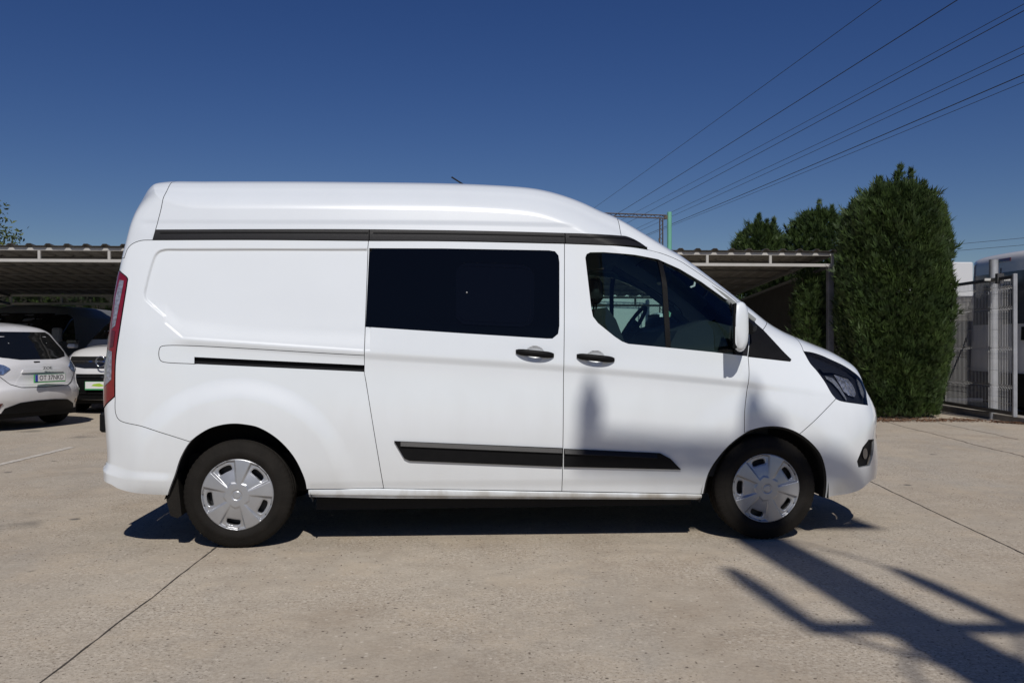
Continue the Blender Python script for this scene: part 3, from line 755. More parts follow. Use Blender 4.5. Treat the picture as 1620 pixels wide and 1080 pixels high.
for q, d_ in enumerate(fd):
    s_ = (1,) if q == 0 else (-1,)
    fr = panel(VS, "window_frame", [(close(ins(g['fwin'], .001)), 'f')], [TRIM, GAP], None, holes=[[(close(ins(g['fwinglass'], .016)), 'f')]], off=-.002, fl=.02, sides=s_)[0]; fr.parent = d_
    gl = panel(VS, "window", [(close(ins(g['fwinglass'], .013)), 'n')], [CABGLASS, GAP], None, off=-.012, sides=s_, coarse=.06)[0]; gl.parent = d_
    ps = panel(VS, "window_post", [(close(g['wpost']), 'f')], [PLASTIC, GAP], None, off=-.008, fl=.03, sides=s_)[0]; ps.parent = d_
# door handles: a bowed black bar over the cup
def handle(c, dirx, parent, side):
    mb = MB(); n = 15; c = np.array(c); d = np.array(dirx)/np.linalg.norm(dirx); hl = .119
    pts, rad = [], []
    for i in range(n):
        t = -1+2*i/(n-1); p = c+d*hl*t; y = float(VS.F(p[None])[0]) if abs(t) > .5 else float(VS.F((c+d*hl*.52*np.sign(t or 1))[None])[0])
        yb = float(VS.F((c+d*hl*.98)[None])[0]) + .004 + .030*(1-abs(t)**2.5)
        pts.append((p[0], -yb*side, p[1])); rad.append(.0205*(1-abs(t)**7*.45) if 0 < i < n-1 else .012)
    V = []; m = 12
    for p, r in zip(pts, rad):
        for k in range(m):
            a = 2*math.pi*k/m; V.append((p[0], p[1]+math.cos(a)*.011, p[2]+math.sin(a)*r))
    Fq = [(i*m+k, i*m+(k+1) % m, (i+1)*m+(k+1) % m, (i+1)*m+k) for i in range(n-1) for k in range(m)] + [tuple(range(m)), tuple((n-1)*m+k for k in range(m))[::-1]]
    mb.add(V, Fq); mb.build("handle", PLASTIC, parent, smooth=60)
    cp = MB(); cp.lathe([(0, .0), (.004*side*-1, .011), (.0, .013)], 16, 'y', (c[0]+.085, -side*(float(VS.F((c+d*.085)[None])[0])+.001), c[1]-.004)); 
for d_, hk, s_ in ((sd[0],'hand1',1),(fd[0],'hand2',1),(sd[1],'hand1',-1),(fd[1],'hand2',-1)):
    handle(g[hk][1], g[hk][2]-g[hk][0], d_, s_)
# protective mouldings
for d_, k in ((sd, 'mouldR'), (fd, 'mouldF')):
    for q, dd in enumerate(d_):
        m_ = panel(VS, "side_moulding", [(close(g[k]), 'f')], [PLASTIC, GAP], None, off=.014, fl=.02, sides=(1,) if q == 0 else (-1,), fine=.012)[0]; m_.parent = dd
        P = g[k]
        if k == 'mouldR': top = [P[0]+[.04,-.004], P[1]+[-.003,-.004]]; lo = [P[1]+[-.003,-.036], P[0]+[.065,-.036]]
        else: top = [P[0]+[.003,-.004], P[1]+[-.02,-.004]]; lo = [P[1]+[.0,-.034], P[0]+[.003,-.036]]
        sg = 1 if q == 0 else -1; A_ = densify(top, .05); B_ = densify([lo[1]+[0, .0], lo[0]], .05); nn_ = min(len(A_), len(B_)); B_ = [np.array([a_[0], a_[1]-.026]) for a_ in A_]; V_ = []
        for a_, b_ in zip(A_, B_):
            ya = float(VS.F(np.array([a_]))[0]); yb = float(VS.F(np.array([b_]))[0]); V_ += [(a_[0], -(ya+.0142)*sg, a_[1]), (b_[0], -(yb+.027)*sg, b_[1]), (b_[0], -(yb+.0142)*sg, b_[1]-.006)]
        mb = MB(); mb.add(V_, [(3*i, 3*i+1, 3*i+4, 3*i+3) for i in range(len(A_)-1)]+[(3*i+1, 3*i+2, 3*i+5, 3*i+4) for i in range(len(A_)-1)]); r_ = mb.build("moulding_ridge", TRIM, m_)
# black quarter window ahead of the door
panel(VS, "quarter_window", [(close([p for p in g['sail']]), 'g')], [PLASTIC, GAP], van, off=.002, gap=.003, fine=.012)

# fender, bonnet, lamps, bumper
panel(VS, "front_fender", [('B', i_cowl, i_hood), (G_('hoodseam'), 'g'), (G_('hlback'), 'g', True), (G_('fbseam'), 'g'), (arc('farch', 7, 4), 'f'), (G_('fdR', 1, None, True), 'g', True), ([g['fdR'][1], g['sail'][5]], 'g'), (G_('sail', 4, 6, True)[:0] or [g['sail'][5], g['sail'][4]], 'g'),
      (G_('sail', 1, 5, True), 'g', True), (G_('fendtop'), 'g'), ([g['fendtop'][1], zs(i_cowl)], 'g')], W2, van)
panel(VS, "bonnet", [('B', i_hood, i_nose-3), ([zs(i_nose-3), g['hltop'][-1]+[.0,.05]], 'g'), (G_('hltop', 0, -1, True), 'g', True), (G_('hoodseam', rev=True), 'g'), ([g['hoodseam'][0], zs(i_hood)], 'g')],
      W2, van, strip=(i_hood, i_nose-3))
hl_out = [(G_('hltop'), 'f', True), (G_('hlbot'), 'f', True), (G_('hlback', rev=True), 'f', True)]
hl = panel(VS, "headlight", hl_out, [LAMPB, GAP], van, off=-.035, fl=.01, coarse=.02)
for q, o in enumerate(hl):
    s_ = (1,) if q == 0 else (-1,)
    for nm, key, mm, of in (("light_strip", 'hlstrip', LAMPG, -.018), ("projector", 'hlproj', PROJ, -.022), ("indicator", 'hledge', LAMPG, -.014), ("reflection_band", 'hlreflect', LAMPB, -.012)):  # last entry: the lens's blue reflection built as a dark band
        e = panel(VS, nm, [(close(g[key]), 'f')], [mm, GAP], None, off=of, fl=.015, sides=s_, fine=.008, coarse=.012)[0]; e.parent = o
    e = panel(VS, "lens", hl_out, [LENS, GAP], None, off=-.001, fl=.01, sides=s_, coarse=.02)[0]; e.parent = o
panel(VS, "front_bumper", [('B', i_nose-3, i_end), ([zs(i_end), np.array([zs(i_end)[0]-.02, .335]), *G_('fbbot', rev=True)[0:]], 'b', True), (arc('farch', -1, 7), 'f'), (G_('fbseam', rev=True), 'g'), (G_('hlbot', rev=True), 'g', True),
      ([g['hlbot'][0], g['hltop'][-1]+[.0,.05], zs(i_nose-3)], 'g')], W2, van, holes=[[(close(g['fog']), 'f')]], fl=.03)
fg = panel(VS, "fog_lamp", [(close(g['fog']), 'n')], [PLASTIC, GAP], van, off=-.022, fine=.012)
for q, o in enumerate(fg):
    c = np.mean(g['fog'], 0); e = panel(VS, "lens", [(close([c+[.026*math.cos(a), .036*math.sin(a)] for a in np.linspace(0, 6.283, 15)[:-1]]), 'f')], [mat('fog_lens', (.03,.032,.036), .15, coat=1), GAP], None, off=-.012, fl=.01, sides=(1,) if q == 0 else (-1,), fine=.012)[0]; e.parent = o
i_g1 = VS.near((4.30, .86))
strip_obj(VS, "nose_panel", i_nose-3, i_g1, W2, van)
strip_obj(VS, "grille", i_g1, i_gb, [PLASTIC, GAP], van, off=-.01)
strip_obj(VS, "bumper_centre", i_gb, i_end, W2, van)
for k in range(5):
    i = int(i_g1+(i_gb-i_g1)*(k+.5)/5)
    strip_obj(VS, "grille_bar", i, i+1, [CHROME if k == 0 else TRIM, GAP], van, off=.004, end1='n', end2='n')

# sill
st, sb = g['sillT'], g['sillB']
for a, b in ((0, 1), (1, 3)):
    xs0, xs1 = (st[0][0]+.008, st[1][0]) if a == 0 else (st[1][0], st[3][0]-.01)
    up = [p for p in densify(st, .05) if xs0 <= p[0] <= xs1]; zt = lambda x: float(np.interp(x, [p[0] for p in st], [p[1] for p in st])); zb = lambda x: float(np.interp(x, [p[0] for p in sb], [p[1] for p in sb]))
    xs = np.arange(xs0, xs1+.03, .04); xs[-1] = xs1
    for s_ in (1, -1):
        V, F = [], []
        prof = [(-.03, 0, -.0015), (.004, 0, -.0015), (.010, 0, -.006), (.009, .35, 0), (.002, .62, 0), (-.012, .70, 0), (-.016, .95, 0), (-.06, 1.05, 0)]
        for x in xs:
            y0_ = float(_T(.33)); 
            for dy, fr_, dz in prof:
                z_ = zt(x)*(1-fr_)+zb(x)*fr_+dz; V.append((x, -(y0_-.004+dy)*s_, z_))
        m = len(prof)
        for i in range(len(xs)-1):
            for k in range(m-1): F.append((i*m+k, i*m+k+1, (i+1)*m+k+1, (i+1)*m+k))
        mb = MB(); mb.add(V, F); mb.build("sill", SILLP, van, smooth=30)

# underbody, wheel housings, cabin
mb = MB(); mb.box((.45, -.80, .20), (2.85, .80, .34)); mb.box((-.72, -.70, .40), (.45, .70, .55)); mb.box((2.80, -.60, .24), (3.9, .60, .45))
mb.tube((.5, -.35, .20), (2.6, -.35, .20), .04); mb.tube((-.1, -.2, .42), (-.7, -.3, .45), .10, n=14)
mb.tube((0, -.75, .315), (0, .75, .315), .045); mb.tube((3.29, -.75, .315), (3.29, .75, .315), .04)
mb.build("underbody", BLACK, van)
def housing(cx, pts, name="wheel_housing"):
    pts = densify(pts, .04, True)
    for s_ in (1, -1):
        V, F = [], []
        for p in pts:
            q = np.array([cx, .31]); d = p-q; d = d/np.linalg.norm(d); p2 = p+d*.012
            for y in (.968, .60, .58):
                pp = p2 if y > .59 else q
                V.append((pp[0], -y*s_, pp[1]))
        for i in range(len(pts)-1):
            for k in range(2): F.append((i*3+k, i*3+k+1, (i+1)*3+k+1, (i+1)*3+k))
        mb = MB(); mb.add(V, F); mb.build(name, BLACK, van)
ra = g['rarch']; fa = g['farch']
housing(0.0, [ra[0]+[-.01,-.03], *ra[1:], ra[-1]+[.02,-.08]]); housing(3.29, [fa[0]+[-.01,-.05], *fa[1:]])
# front arch black edging
for s_ in (1, -1):
    mb = MB(); P = densify([fa[0], *fa[1:]], .03, True); V = []
    for p in P:
        q = np.array([3.29, .31]); d = (p-q)/np.linalg.norm(p-q); y = float(VS.F(p[None])[0])
        for a, b in ((0.0, -.004), (-.013, -.010), (-.018, -.06)): pp = p+d*a; V.append((pp[0], -(y+b)*s_, pp[1]))
    mb.add(V, [(i*3+k, i*3+k+1, (i+1)*3+k+1, (i+1)*3+k) for i in range(len(P)-1) for k in range(2)]); mb.build("arch_liner_edge", RUBBER, van, smooth=40)
# mud flaps
for s_ in (1, -1):
    mb = MB(); m0, m1 = g['mud']
    poly = [(-.415, .44), (-.36, .46), (-.345, .30), (-.335, .205), (-.36, .190), (-.40, .205), (-.425, .30)]
    mb.prism(poly, -.95*s_, -.72*s_); mb.build("mud_flap", TYRE_M, van)
# rear step ends, tow hook and hinge
mb = MB(); mb.box((-.902, -.62, .47), (-.86, .62, .495)); mb.build("rear_step", PLASTIC, van)
for s_ in (1, -1):
    mb = MB(); mb.box((-.868, -.80*s_-.03, .70), (-.80, -.80*s_+.03, .82), bev=.012); mb.build("door_hinge", PLASTIC, van)
    
# cabin interior
mb = MB(); mb.box((1.96, -.90, .35), (2.0, .90, 1.5)); mb.box((1.96, -.80, 1.5), (2.0, .80, 1.98)); mb.build("bulkhead", CABIN, van)
mb = MB(); mb.box((2.0, -.90, .40), (3.5, .90, .55)); mb.build("cabin_floor", CABIN, van)
mb = MB(); mb.box((1.98, -.66, 1.85), (2.5, .66, 1.88)); mb.build("headliner", mat("headliner_grey", (.12,.12,.12), .9), van)
for s_ in (1, -1):
    P = [(1.98,.5),(2.9,.5),(3.15,.8),(3.15,1.14),(2.45,1.17),(2.3,1.22),(2.17,1.32),(2.09,1.42),(2.06,1.45),(1.98,1.45)]
    mb = MB(); mb.prism(P, -.885*s_, -.90*s_); mb.build("door_card", CABIN, van)
def seat(y, w, n_head=1):
    prof_b = [(2.28,.80),(2.54,.83),(2.50,1.0),(2.43,1.22),(2.36,1.40),(2.30,1.48),(2.22,1.47),(2.20,1.30),(2.22,1.0)]
    mb = MB(); mb.prism(prof_b, y-w/2, y+w/2); s = mb.build("seat_backrest", CABIN, van, smooth=40)
    mb = MB(); mb.box((2.28, y-w/2, .72), (2.84, y+w/2, .88), bev=.04); mb.build("seat_cushion", CABIN, van, smooth=40)
    for k in range(n_head):
        yy = y if n_head == 1 else y + (-.22 if k == 0 else .22)
        mb = MB(); mb.box((2.20, yy-.13, 1.51), (2.30, yy+.13, 1.68), bev=.035); mb.tube((2.26, yy-.05, 1.44), (2.26, yy-.05, 1.54), .007); mb.tube((2.26, yy+.05, 1.44), (2.26, yy+.05, 1.54), .007)
        mb.build("headrest", CABIN, van, smooth=40)
seat(.46, .50); seat(-.34, .90, 2)
P = [(2.78,.85),(2.72,1.05),(2.70,1.22),(2.76,1.33),(2.95,1.40),(3.2,1.34),(3.36,1.30),(3.36,.6),(2.95,.6)]
mb = MB(); mb.prism(P, -.80, .80); mb.build("dashboard", CABIN, van, smooth=40)
mb = MB(); mb.box((2.86, .26, 1.34), (3.05, .62, 1.45), bev=.04); mb.build("instrument_hood", CABIN, van, smooth=40)
# steering wheel: a tilted torus with three spokes and a hub
mb = MB(); c = Vector((2.72, .44, 1.37)); ax = Vector((.80, 0, -.52)).normalized(); u = Vector((0, 1, 0)); w = ax.cross(u).normalized()
ring = [c + u*(.19*math.cos(t)) + w*(.19*math.sin(t)) for t in np.linspace(0, 2*math.pi, 37)]
mb.path(ring, .016, 8)
for t in (math.pi*.0, math.pi, math.pi*1.5): mb.tube(c, c + u*(.18*math.cos(t)) + w*(.18*math.sin(t)), .028, .016, 8)
mb.tube(c-ax*.02, c+ax*.03, .07, .06, 14); mb.tube(c, c+ax*.28, .035, .04, 10)
mb.build("steering_wheel", CABIN, van, smooth=50)
mb = MB(); mb.box((2.84, -.12, 1.68), (2.90, .13, 1.78), bev=.02); mb.tube((2.88, .02, 1.77), (2.90, .02, 1.83), .012); mb.build("rear_view_mirror", mat("mirror_back", (.10,.11,.11), .4), van)
for s_ in (1, -1):
    # inner pillar trims
    mb = MB(); mb.path([(2.62, -.70*s_, 1.86), (2.85, -.71*s_, 1.72), (3.1, -.73*s_, 1.54), (3.28, -.76*s_, 1.39)], .026, 8); mb.build("pillar_trim", mat("pillar_grey", (.20,.21,.205), .8), van, smooth=50)

# aerial
mb = MB(); mb.path([(1.50, 0.1, 2.33), (1.42, .1, 2.40), (1.30, .1, 2.475)], .006, 6); mb.build("aerial", BLACK, van)

# door mirrors
def mirror(s_):
    yo = 1.0; r = []
    base = MB(); base.path([(3.17, -.93*s_, 1.355), (3.17, -.99*s_, 1.35), (3.14, -1.03*s_, 1.345)], [.05, .048, .042], 12); 
    b = base.build("mirror_arm", PLASTIC, van, smooth=50)
    # shell: side profile swept across the width
    prof = [(3.034,1.500),(3.062,1.508),(3.090,1.494),(3.108,1.455),(3.113,1.38),(3.112,1.30),(3.105,1.245),(3.083,1.205),(3.055,1.196),(3.030,1.212),(3.026,1.30),(3.028,1.42)]
    prof = [tuple(p) for p in smooth_line(prof+[prof[0]], .025)[:-1]]
    cx, cz = 3.05, 1.35; ws = [(0, .0), (.01, .80), (.025, .93), (.05, 1.0), (.11, 1.0), (.145, .96), (.165, .86), (.178, .66), (.183, .0)]
    mb = MB(); V, F = [], []; n = len(prof)
    for d, k in ws:
        for x, z in prof:
            xx = cx-.02+(x-cx+.02)*(k if x > cx-.02 else 1); V.append((xx+.27*(.17-d), -(.985+d)*s_, cz+(z-cz)*(k**.5 if k else 0)))
    for i in range(len(ws)-1):
        for k in range(n): F.append((i*n+k, i*n+(k+1) % n, (i+1)*n+(k+1) % n, (i+1)*n+k))
    mb.add(V, F); sh = mb.build("door_mirror", WHITE, van, smooth=50)
    def plate(x0, x1, ya, yb, za, zb):
        q = lambda x, y, z: (x+.27*(1.155-y), -y*s_, z)
        m = MB(); m.add([q(x0,ya,za),q(x1,ya,za),q(x1,yb,za),q(x0,yb,za),q(x0,ya,zb),q(x1,ya,zb),q(x1,yb,zb),q(x0,yb,zb)], [(0,3,2,1),(4,5,6,7),(0,1,5,4),(1,2,6,5),(2,3,7,6),(3,0,4,7)]); return m
    plate(3.016, 3.034, .99, 1.162, 1.218, 1.492).build("mirror_bezel", PLASTIC, sh); plate(3.012, 3.0155, 1.0, 1.145, 1.24, 1.47).build("mirror_glass", CHROME, sh)
mirror(1); mirror(-1)

# ---- wheels ----
def cap_mesh(off_deg):
    Rr = .222; K = 5
    pockets, holes = [], []
    for k in range(K):
        a = R(off_deg+72*k)
        rot = lambda r, d: np.array([r*math.cos(a+R(d)), r*math.sin(a+R(d))])
        pockets.append(np.array([rot(Rr*.955, -23.5), rot(Rr*.985, -10), rot(Rr*.985, 10), rot(Rr*.955, 23.5), rot(Rr*.30, 30), rot(Rr*.33, 0), rot(Rr*.30, -30)]))
        ring = []
        for t in np.linspace(0, 2*math.pi, 25)[:-1]:
            tx = math.copysign(abs(math.cos(t))**.55, math.cos(t)); ty = math.copysign(abs(math.sin(t))**.55, math.sin(t))
            r_ = Rr*.765 + .0185*tx; ring.append(np.array([r_*math.cos(a+ty*.043/r_), r_*math.sin(a+ty*.043/r_)]))
        holes.append(np.array(ring))
    outer = np.array([(Rr*math.cos(t), Rr*math.sin(t)) for t in np.linspace(0, 2*math.pi, 97)[:-1]])
    def hgt(P):
        r = np.hypot(P[:,0], P[:,1])/Rr
        h = .016*(1-r**2) - .009*sstep(.94, 1.0, r)**2
        for pk in pockets:
            sd = sdpoly(P, pk); h = h - .017*sstep(0, .014, sd)*(.25+.75*sstep(.3, .85, r))
        for hh in holes:
            d, _, _ = seg_dist(P, hh, np.roll(hh, -1, 0)); h = h - .004*np.exp(-(d/.004)**2)
        h = h - .004*sstep(.150, .125, r) + .003*sstep(.11, .09, r)
        return h
    gx = np.arange(-Rr, Rr, .0042); X, Y = np.meshgrid(gx, gx); pts = np.stack([X.ravel(), Y.ravel()], 1)
    m = np.hypot(pts[:,0], pts[:,1]) < Rr-.003
    for hh in holes: m &= ~inside(pts, hh)
    pts = pts[m]
    for lp in holes: d, _, _ = seg_dist(pts, lp, np.roll(lp, -1, 0)); pts = pts[d > .0025]
    V2, F = triangulate([outer]+holes, pts)
    h = hgt(V2); e = .0015
    hx = (hgt(V2+[e,0])-hgt(V2-[e,0]))/(2*e); hy = (hgt(V2+[0,e])-hgt(V2-[0,e]))/(2*e)
    N = np.stack([-hx, -np.ones_like(h), -hy], 1); N /= np.linalg.norm(N, axis=1, keepdims=True)
    V = [(a, -hh_, b) for (a, b), hh_ in zip(V2, h)]; NN = list(N); Fl = [tuple(f) for f in F]; M = [0]*len(Fl)
    for hp in holes:
        hh_ = hgt(hp)
        for i in range(len(hp)):
            j = (i+1) % len(hp); b = len(V)
            V += [(hp[i][0], -hh_[i], hp[i][1]), (hp[j][0], -hh_[j], hp[j][1]), (hp[j][0], -hh_[j]+.02, hp[j][1]), (hp[i][0], -hh_[i]+.02, hp[i][1])]
            c = hp[i]-hp.mean(0); c = c/np.linalg.norm(c); NN += [(-c[0], 0, -c[1])]*4; Fl.append((b, b+1, b+2, b+3)); M.append(0)
    return V, NN, Fl, M
def tyre_mesh(r=.330, w=.218):
    h = w/2; n = 180
    prof = [(-h+.018, .205), (-h+.004, .222), (-h-.006, .245), (-h-.004, .265), (-h+.0, .272), (-h+.001, .274), (-h+.006, .290), (-h+.016, .313), (-h+.027, .3255), (-h+.038, .3295),
            (-.062, .3290), (-.058, .321), (-.052, .321), (-.048, .3298), (-.012, .3303), (-.010, .322), (-.003, .322), (-.001, .3303)]
    full = prof + [(-a, b) for a, b in prof[::-1]]
    V = []
    for a, rr in full:
        for i in range(n):
            t = 2*math.pi*i/n
            q = rr
            if abs(a) > .060 and rr > .305: q = rr - (.0035 if i % 3 == 0 else 0)
            V.append((q*math.cos(t), a, q*math.sin(t)))
    F = [(k*n+i, k*n+(i+1) % n, (k+1)*n+(i+1) % n, (k+1)*n+i) for k in range(len(full)-1) for i in range(n)]
    mb = MB(); mb.add(V, F); return mb.mesh("tyre", TYRE_M, smooth=35)
TY = tyre_mesh()
mb = MB(); mb.lathe([(-.085, .215), (-.085, .19), (-.03, .185), (-.03, .06), (-.05, .05), (-.05, .0)], 32); RIM = mb.mesh("rim", mat("steel_rim", (.05,.05,.052), .5, metal=.5), smooth=35)
def wheel(x, s_, off, steer=0):
    w = MB(); w.lathe([(-.04, .12), (.06, .12)], 20, cap=True); hub = w.build("wheel", BLACK, van, loc=(x, -.860*s_, .3300))
    hub.rotation_euler = (0, 0, steer if s_ > 0 else math.pi+steer)
    link("tyre", TY, hub); link("rim", RIM, hub)
    V, NN, Fl, M = cap_mesh(off)
    c = mk("hubcap", V, NN, Fl, M, [SILVER], hub); c.location = (0, -.104, 0)
    return hub
# five-spoke covers
wheel(0.0, 1, 45); wheel(3.29, 1, 34); wheel(0.0, -1, 45); wheel(3.29, -1, 20)
# ---------------- ground ----------------
def ground_mat():
    m = bpy.data.materials.new("worn_concrete"); m.use_nodes = True; nt = m.node_tree; N = nt.nodes; L = nt.links; b = N["Principled BSDF"]
    b.inputs["Roughness"].default_value = .88; b.inputs["Specular IOR Level"].default_value = .25
    tc = N.new("ShaderNodeTexCoord")
    def noise(sc, det=6, rg=.55, mp=None):
        n = N.new("ShaderNodeTexNoise"); n.inputs["Scale"].default_value = sc; n.inputs["Detail"].default_value = det; n.inputs["Roughness"].default_value = rg
        if mp:
            q = N.new("ShaderNodeMapping"); q.inputs["Scale"].default_value = mp; q.inputs["Rotation"].default_value = (0, 0, .3); L.new(tc.outputs["Object"], q.inputs[0]); L.new(q.outputs[0], n.inputs["Vector"])
        else: L.new(tc.outputs["Object"], n.inputs["Vector"])
        return n.outputs[0]
    def rng(x, a, b_, c=0, d=1):
        r = N.new("ShaderNodeMapRange"); r.inputs[1].default_value = a; r.inputs[2].default_value = b_; r.inputs[3].default_value = c; r.inputs[4].default_value = d; L.new(x, r.inputs[0]); return r.outputs[0]
    def mix(f, a, b_, mode='MIX'):
        x = N.new("ShaderNodeMix"); x.data_type = 'RGBA'; x.blend_type = mode
        if isinstance(f, float): x.inputs[0].default_value = f
        else: L.new(f, x.inputs[0])
        for i, v in ((6, a), (7, b_)):
            if isinstance(v, tuple): x.inputs[i].default_value = (*v, 1)
            else: L.new(v, x.inputs[i])
        return x.outputs[2]
    c = mix(rng(noise(.8, 6), .38, .62), (.335,.270,.200), (.415,.365,.295))
    c = mix(rng(noise(2.6, 7, .6), .35, .7), c, (.45,.39,.31))
    c = mix(rng(noise(1.1, 8, .65, (1, .35, 1)), .50, .70, 0, .7), c, (.335,.315,.28))       # greyer swept films
    c = mix(rng(noise(7, 8, .7), .42, .68, 0, .55), c, (.30,.255,.20))
    c = mix(rng(noise(1.7, 9, .75), .50, .60, 0, .5), c, (.48,.40,.30))
    patch = rng(noise(.9, 6, .6), .42, .62, .25, 1)
    def mul(a_, b__):
        m_ = N.new("ShaderNodeMath"); m_.operation = 'MULTIPLY'; L.new(a_, m_.inputs[0]); L.new(b__, m_.inputs[1]); return m_.outputs[0]
    c = mix(mul(rng(noise(42, 5, .8), .46, .60, 0, .9), patch), c, (.56,.50,.41))              # light aggregate
    c = mix(mul(rng(noise(70, 4, .8), .54, .62, 0, .95), patch), c, (.15,.118,.09))            # dark pits
    def spots(sc, th, col, amt, c, noisy=.2):
        v = N.new("ShaderNodeTexVoronoi"); v.inputs["Scale"].default_value = sc; L.new(tc.outputs["Object"], v.inputs["Vector"])
        v2 = N.new("ShaderNodeMath"); v2.operation = 'MULTIPLY_ADD'; v2.inputs[1].default_value = noisy; L.new(noise(sc*5, 3), v2.inputs[0]); L.new(v.outputs["Distance"], v2.inputs[2])
        sel = N.new("ShaderNodeSeparateColor"); L.new(v.outputs["Color"], sel.inputs[0])
        g1 = N.new("ShaderNodeMath"); g1.operation = 'GREATER_THAN'; g1.inputs[1].default_value = .80; L.new(sel.outputs[0], g1.inputs[0])
        mk_ = N.new("ShaderNodeMath"); mk_.operation = 'MULTIPLY'; L.new(rng(v2.outputs[0], th+noisy*.5, th*.6+noisy*.5, 0, amt), mk_.inputs[0]); L.new(g1.outputs[0], mk_.inputs[1])
        return mix(mk_.outputs[0], c, col)
    c = spots(22, .19, (.085,.065,.05), .85, c); c = spots(40, .24, (.11,.085,.06), .85, c); c = spots(24, .22, (.60,.54,.45), .7, c); c = spots(7, .09, (.15,.125,.10), .7, c)
    c = spots(2.3, .11, (.13,.12,.105), .85, c, .12)
    c = spots(.9, .20, (.20,.18,.15), .7, c, .25)
    L.new(c, b.inputs["Base Color"])
    bp = N.new("ShaderNodeBump"); bp.inputs["Strength"].default_value = .55; bp.inputs["Distance"].default_value = .006; L.new(noise(60, 6, .7), bp.inputs["Height"])
    b2 = N.new("ShaderNodeBump"); b2.inputs["Strength"].default_value = .35; b2.inputs["Distance"].default_value = .02; L.new(noise(9, 5), b2.inputs["Height"]); L.new(bp.outputs[0], b2.inputs["Normal"])
    L.new(b2.outputs[0], b.inputs["Normal"])
    return m
GM = ground_mat()
mb = MB(); n = 64; mb.add([(0, 0, 0)]+[(1500*math.cos(2*math.pi*i/n), 1500*math.sin(2*math.pi*i/n), 0) for i in range(n)], [(0, i+1, (i+1) % n+1) for i in range(n)])
struct(mb.build("ground", GM))
JM = mat("joint_dirt", (.055,.045,.036), .95, var=.4, var_scale=8)
def ribbon(name, a, b, w, m, z, wob=.0012, amp=.35, step=.05):
    a = Vector(a); b = Vector(b); d = (b-a); n = int(d.length/step); t = d.normalized(); q = Vector((-t.y, t.x)); V = []; off = 0
    for i in range(n+1):
        p = a+d*i/n; off = off*.9+random.gauss(0, wob); ww = w*(1+amp*random.uniform(-1, 1))/2
        for s in (-1, 1): V.append((p.x+q.x*(off+s*ww), p.y+q.y*(off+s*ww), z))
    mb = MB(); mb.add(V, [(2*i, 2*i+1, 2*i+3, 2*i+2) for i in range(n)]); return struct(mb.build(name, m))
gp = lambda px, py: ((px-810)/1380*1739/(py-540), 1739/(py-540))     # a point of the yard, metres
ribbon("expansion_joint", (-1.715, 2.4), (-1.81, 5.27), .008, JM, .002)
ribbon("expansion_joint", (-1.81, 5.27), (-2.08, 13.5), .011, JM, .002)
ribbon("expansion_joint", (3.22, 7.73), (3.04, 5.27), .010, JM, .002)
ribbon("expansion_joint", (3.04, 5.27), (2.85, 2.6), .010, JM, .002)
ribbon("expansion_joint", (3.22, 7.73), (3.6, 13.8), .010, JM, .002)
ribbon("surface_crack", (5.85, 13.6), (5.6, 9.5), .020, mat("faint_crack", (.16,.13,.105), .95), .002, .006)
ribbon("surface_crack", (6.6, 13.5), (6.5, 11.2), .018, MATS["faint_crack"], .002, .006)
PL = mat("worn_line_paint", (.52,.48,.42), .8, var=.25, var_scale=14)
ribbon("painted_line", (-5.25, 10.4), (-5.2, 8.92), .10, PL, .004, .001, .15) if 0 else None
ribbon("painted_line", (-5.24, 10.4), (-5.23, 6.6), .085, PL, .004, .001, .2)

# ---------------- carport ----------------
CW = mat("carport_white", (.42,.41,.39), .6, var=.10, var_scale=3, bump=.1)
CS = mat("carport_sheet", (.060,.056,.056), .55, var=.3, var_scale=2)
CU = mat("carport_sheet_underside", (.17,.165,.155), .7, var=.2, var_scale=2)  # undersides of the sheets, paler than their tops
CG = mat("carport_post", (.16,.16,.17), .6, var=.35, var_scale=5, bump=.3, bump_scale=30)
CD = mat("carport_dark_steel", (.10,.10,.10), .6, var=.2)
cp = thing("carport", "long open carport with corrugated sheet roof and pale latticed fascia behind the van", "carport", (5.62, 15.2, 0), R(3.9))
DEP, ZF, ZR, XL = 6.0, 2.80, 2.34, -21.4
zr_ = lambda y: ZF+(ZR-ZF)*y/DEP
def beam(a, b, name="beam", m=CW): mb = MB(); mb.box(a, b, bev=.004); return mb.build(name, m, cp)
for yy, zt in ((0, ZF), (DEP-.06, ZR)):
    beam((XL, yy, zt-.05), (0, yy+.05, zt), "top_chord"); beam((XL, yy, zt-.24), (0, yy+.05, zt-.19), "bottom_chord")
    k = 0; x = -.0
    while x > XL:
        x0 = x-.045 if k else -.05
        beam((x0, yy+.003, zt-.19), (x0+.045, yy+.047, zt-.05), "fascia_strut"); k += 1; x = -1.115*k
# sloping trusses front to rear
for x in (-.05, -4.6, -8.3, -11.9, -16.8):
    for dz, nm in ((0, "rafter"), (-.19, "lower_rafter")):
        mb = MB(); V = [(x, .05, ZF-.05+dz), (x+.05, .05, ZF-.05+dz), (x+.05, .05, ZF+dz-.002), (x, .05, ZF+dz-.002), (x, DEP-.06, ZR-.05+dz), (x+.05, DEP-.06, ZR-.05+dz), (x+.05, DEP-.06, ZR+dz-.002), (x, DEP-.06, ZR+dz-.002)]
        mb.add(V, [(0,1,2,3),(4,7,6,5),(0,4,5,1),(1,5,6,2),(2,6,7,3),(3,7,4,0)]); mb.build(nm, CD, cp)
    for y in (.015, DEP-.05):
        mb = MB(); mb.box((x-.05, y-.005, 0), (x+.09 if x < -.1 else x+.05, y+.11, (ZF if y < 1 else ZR)-.243), bev=.008); mb.box((x-.1, y-.06, 0), (x+.14, y+.16, .015)); mb.build("post", CG, cp)
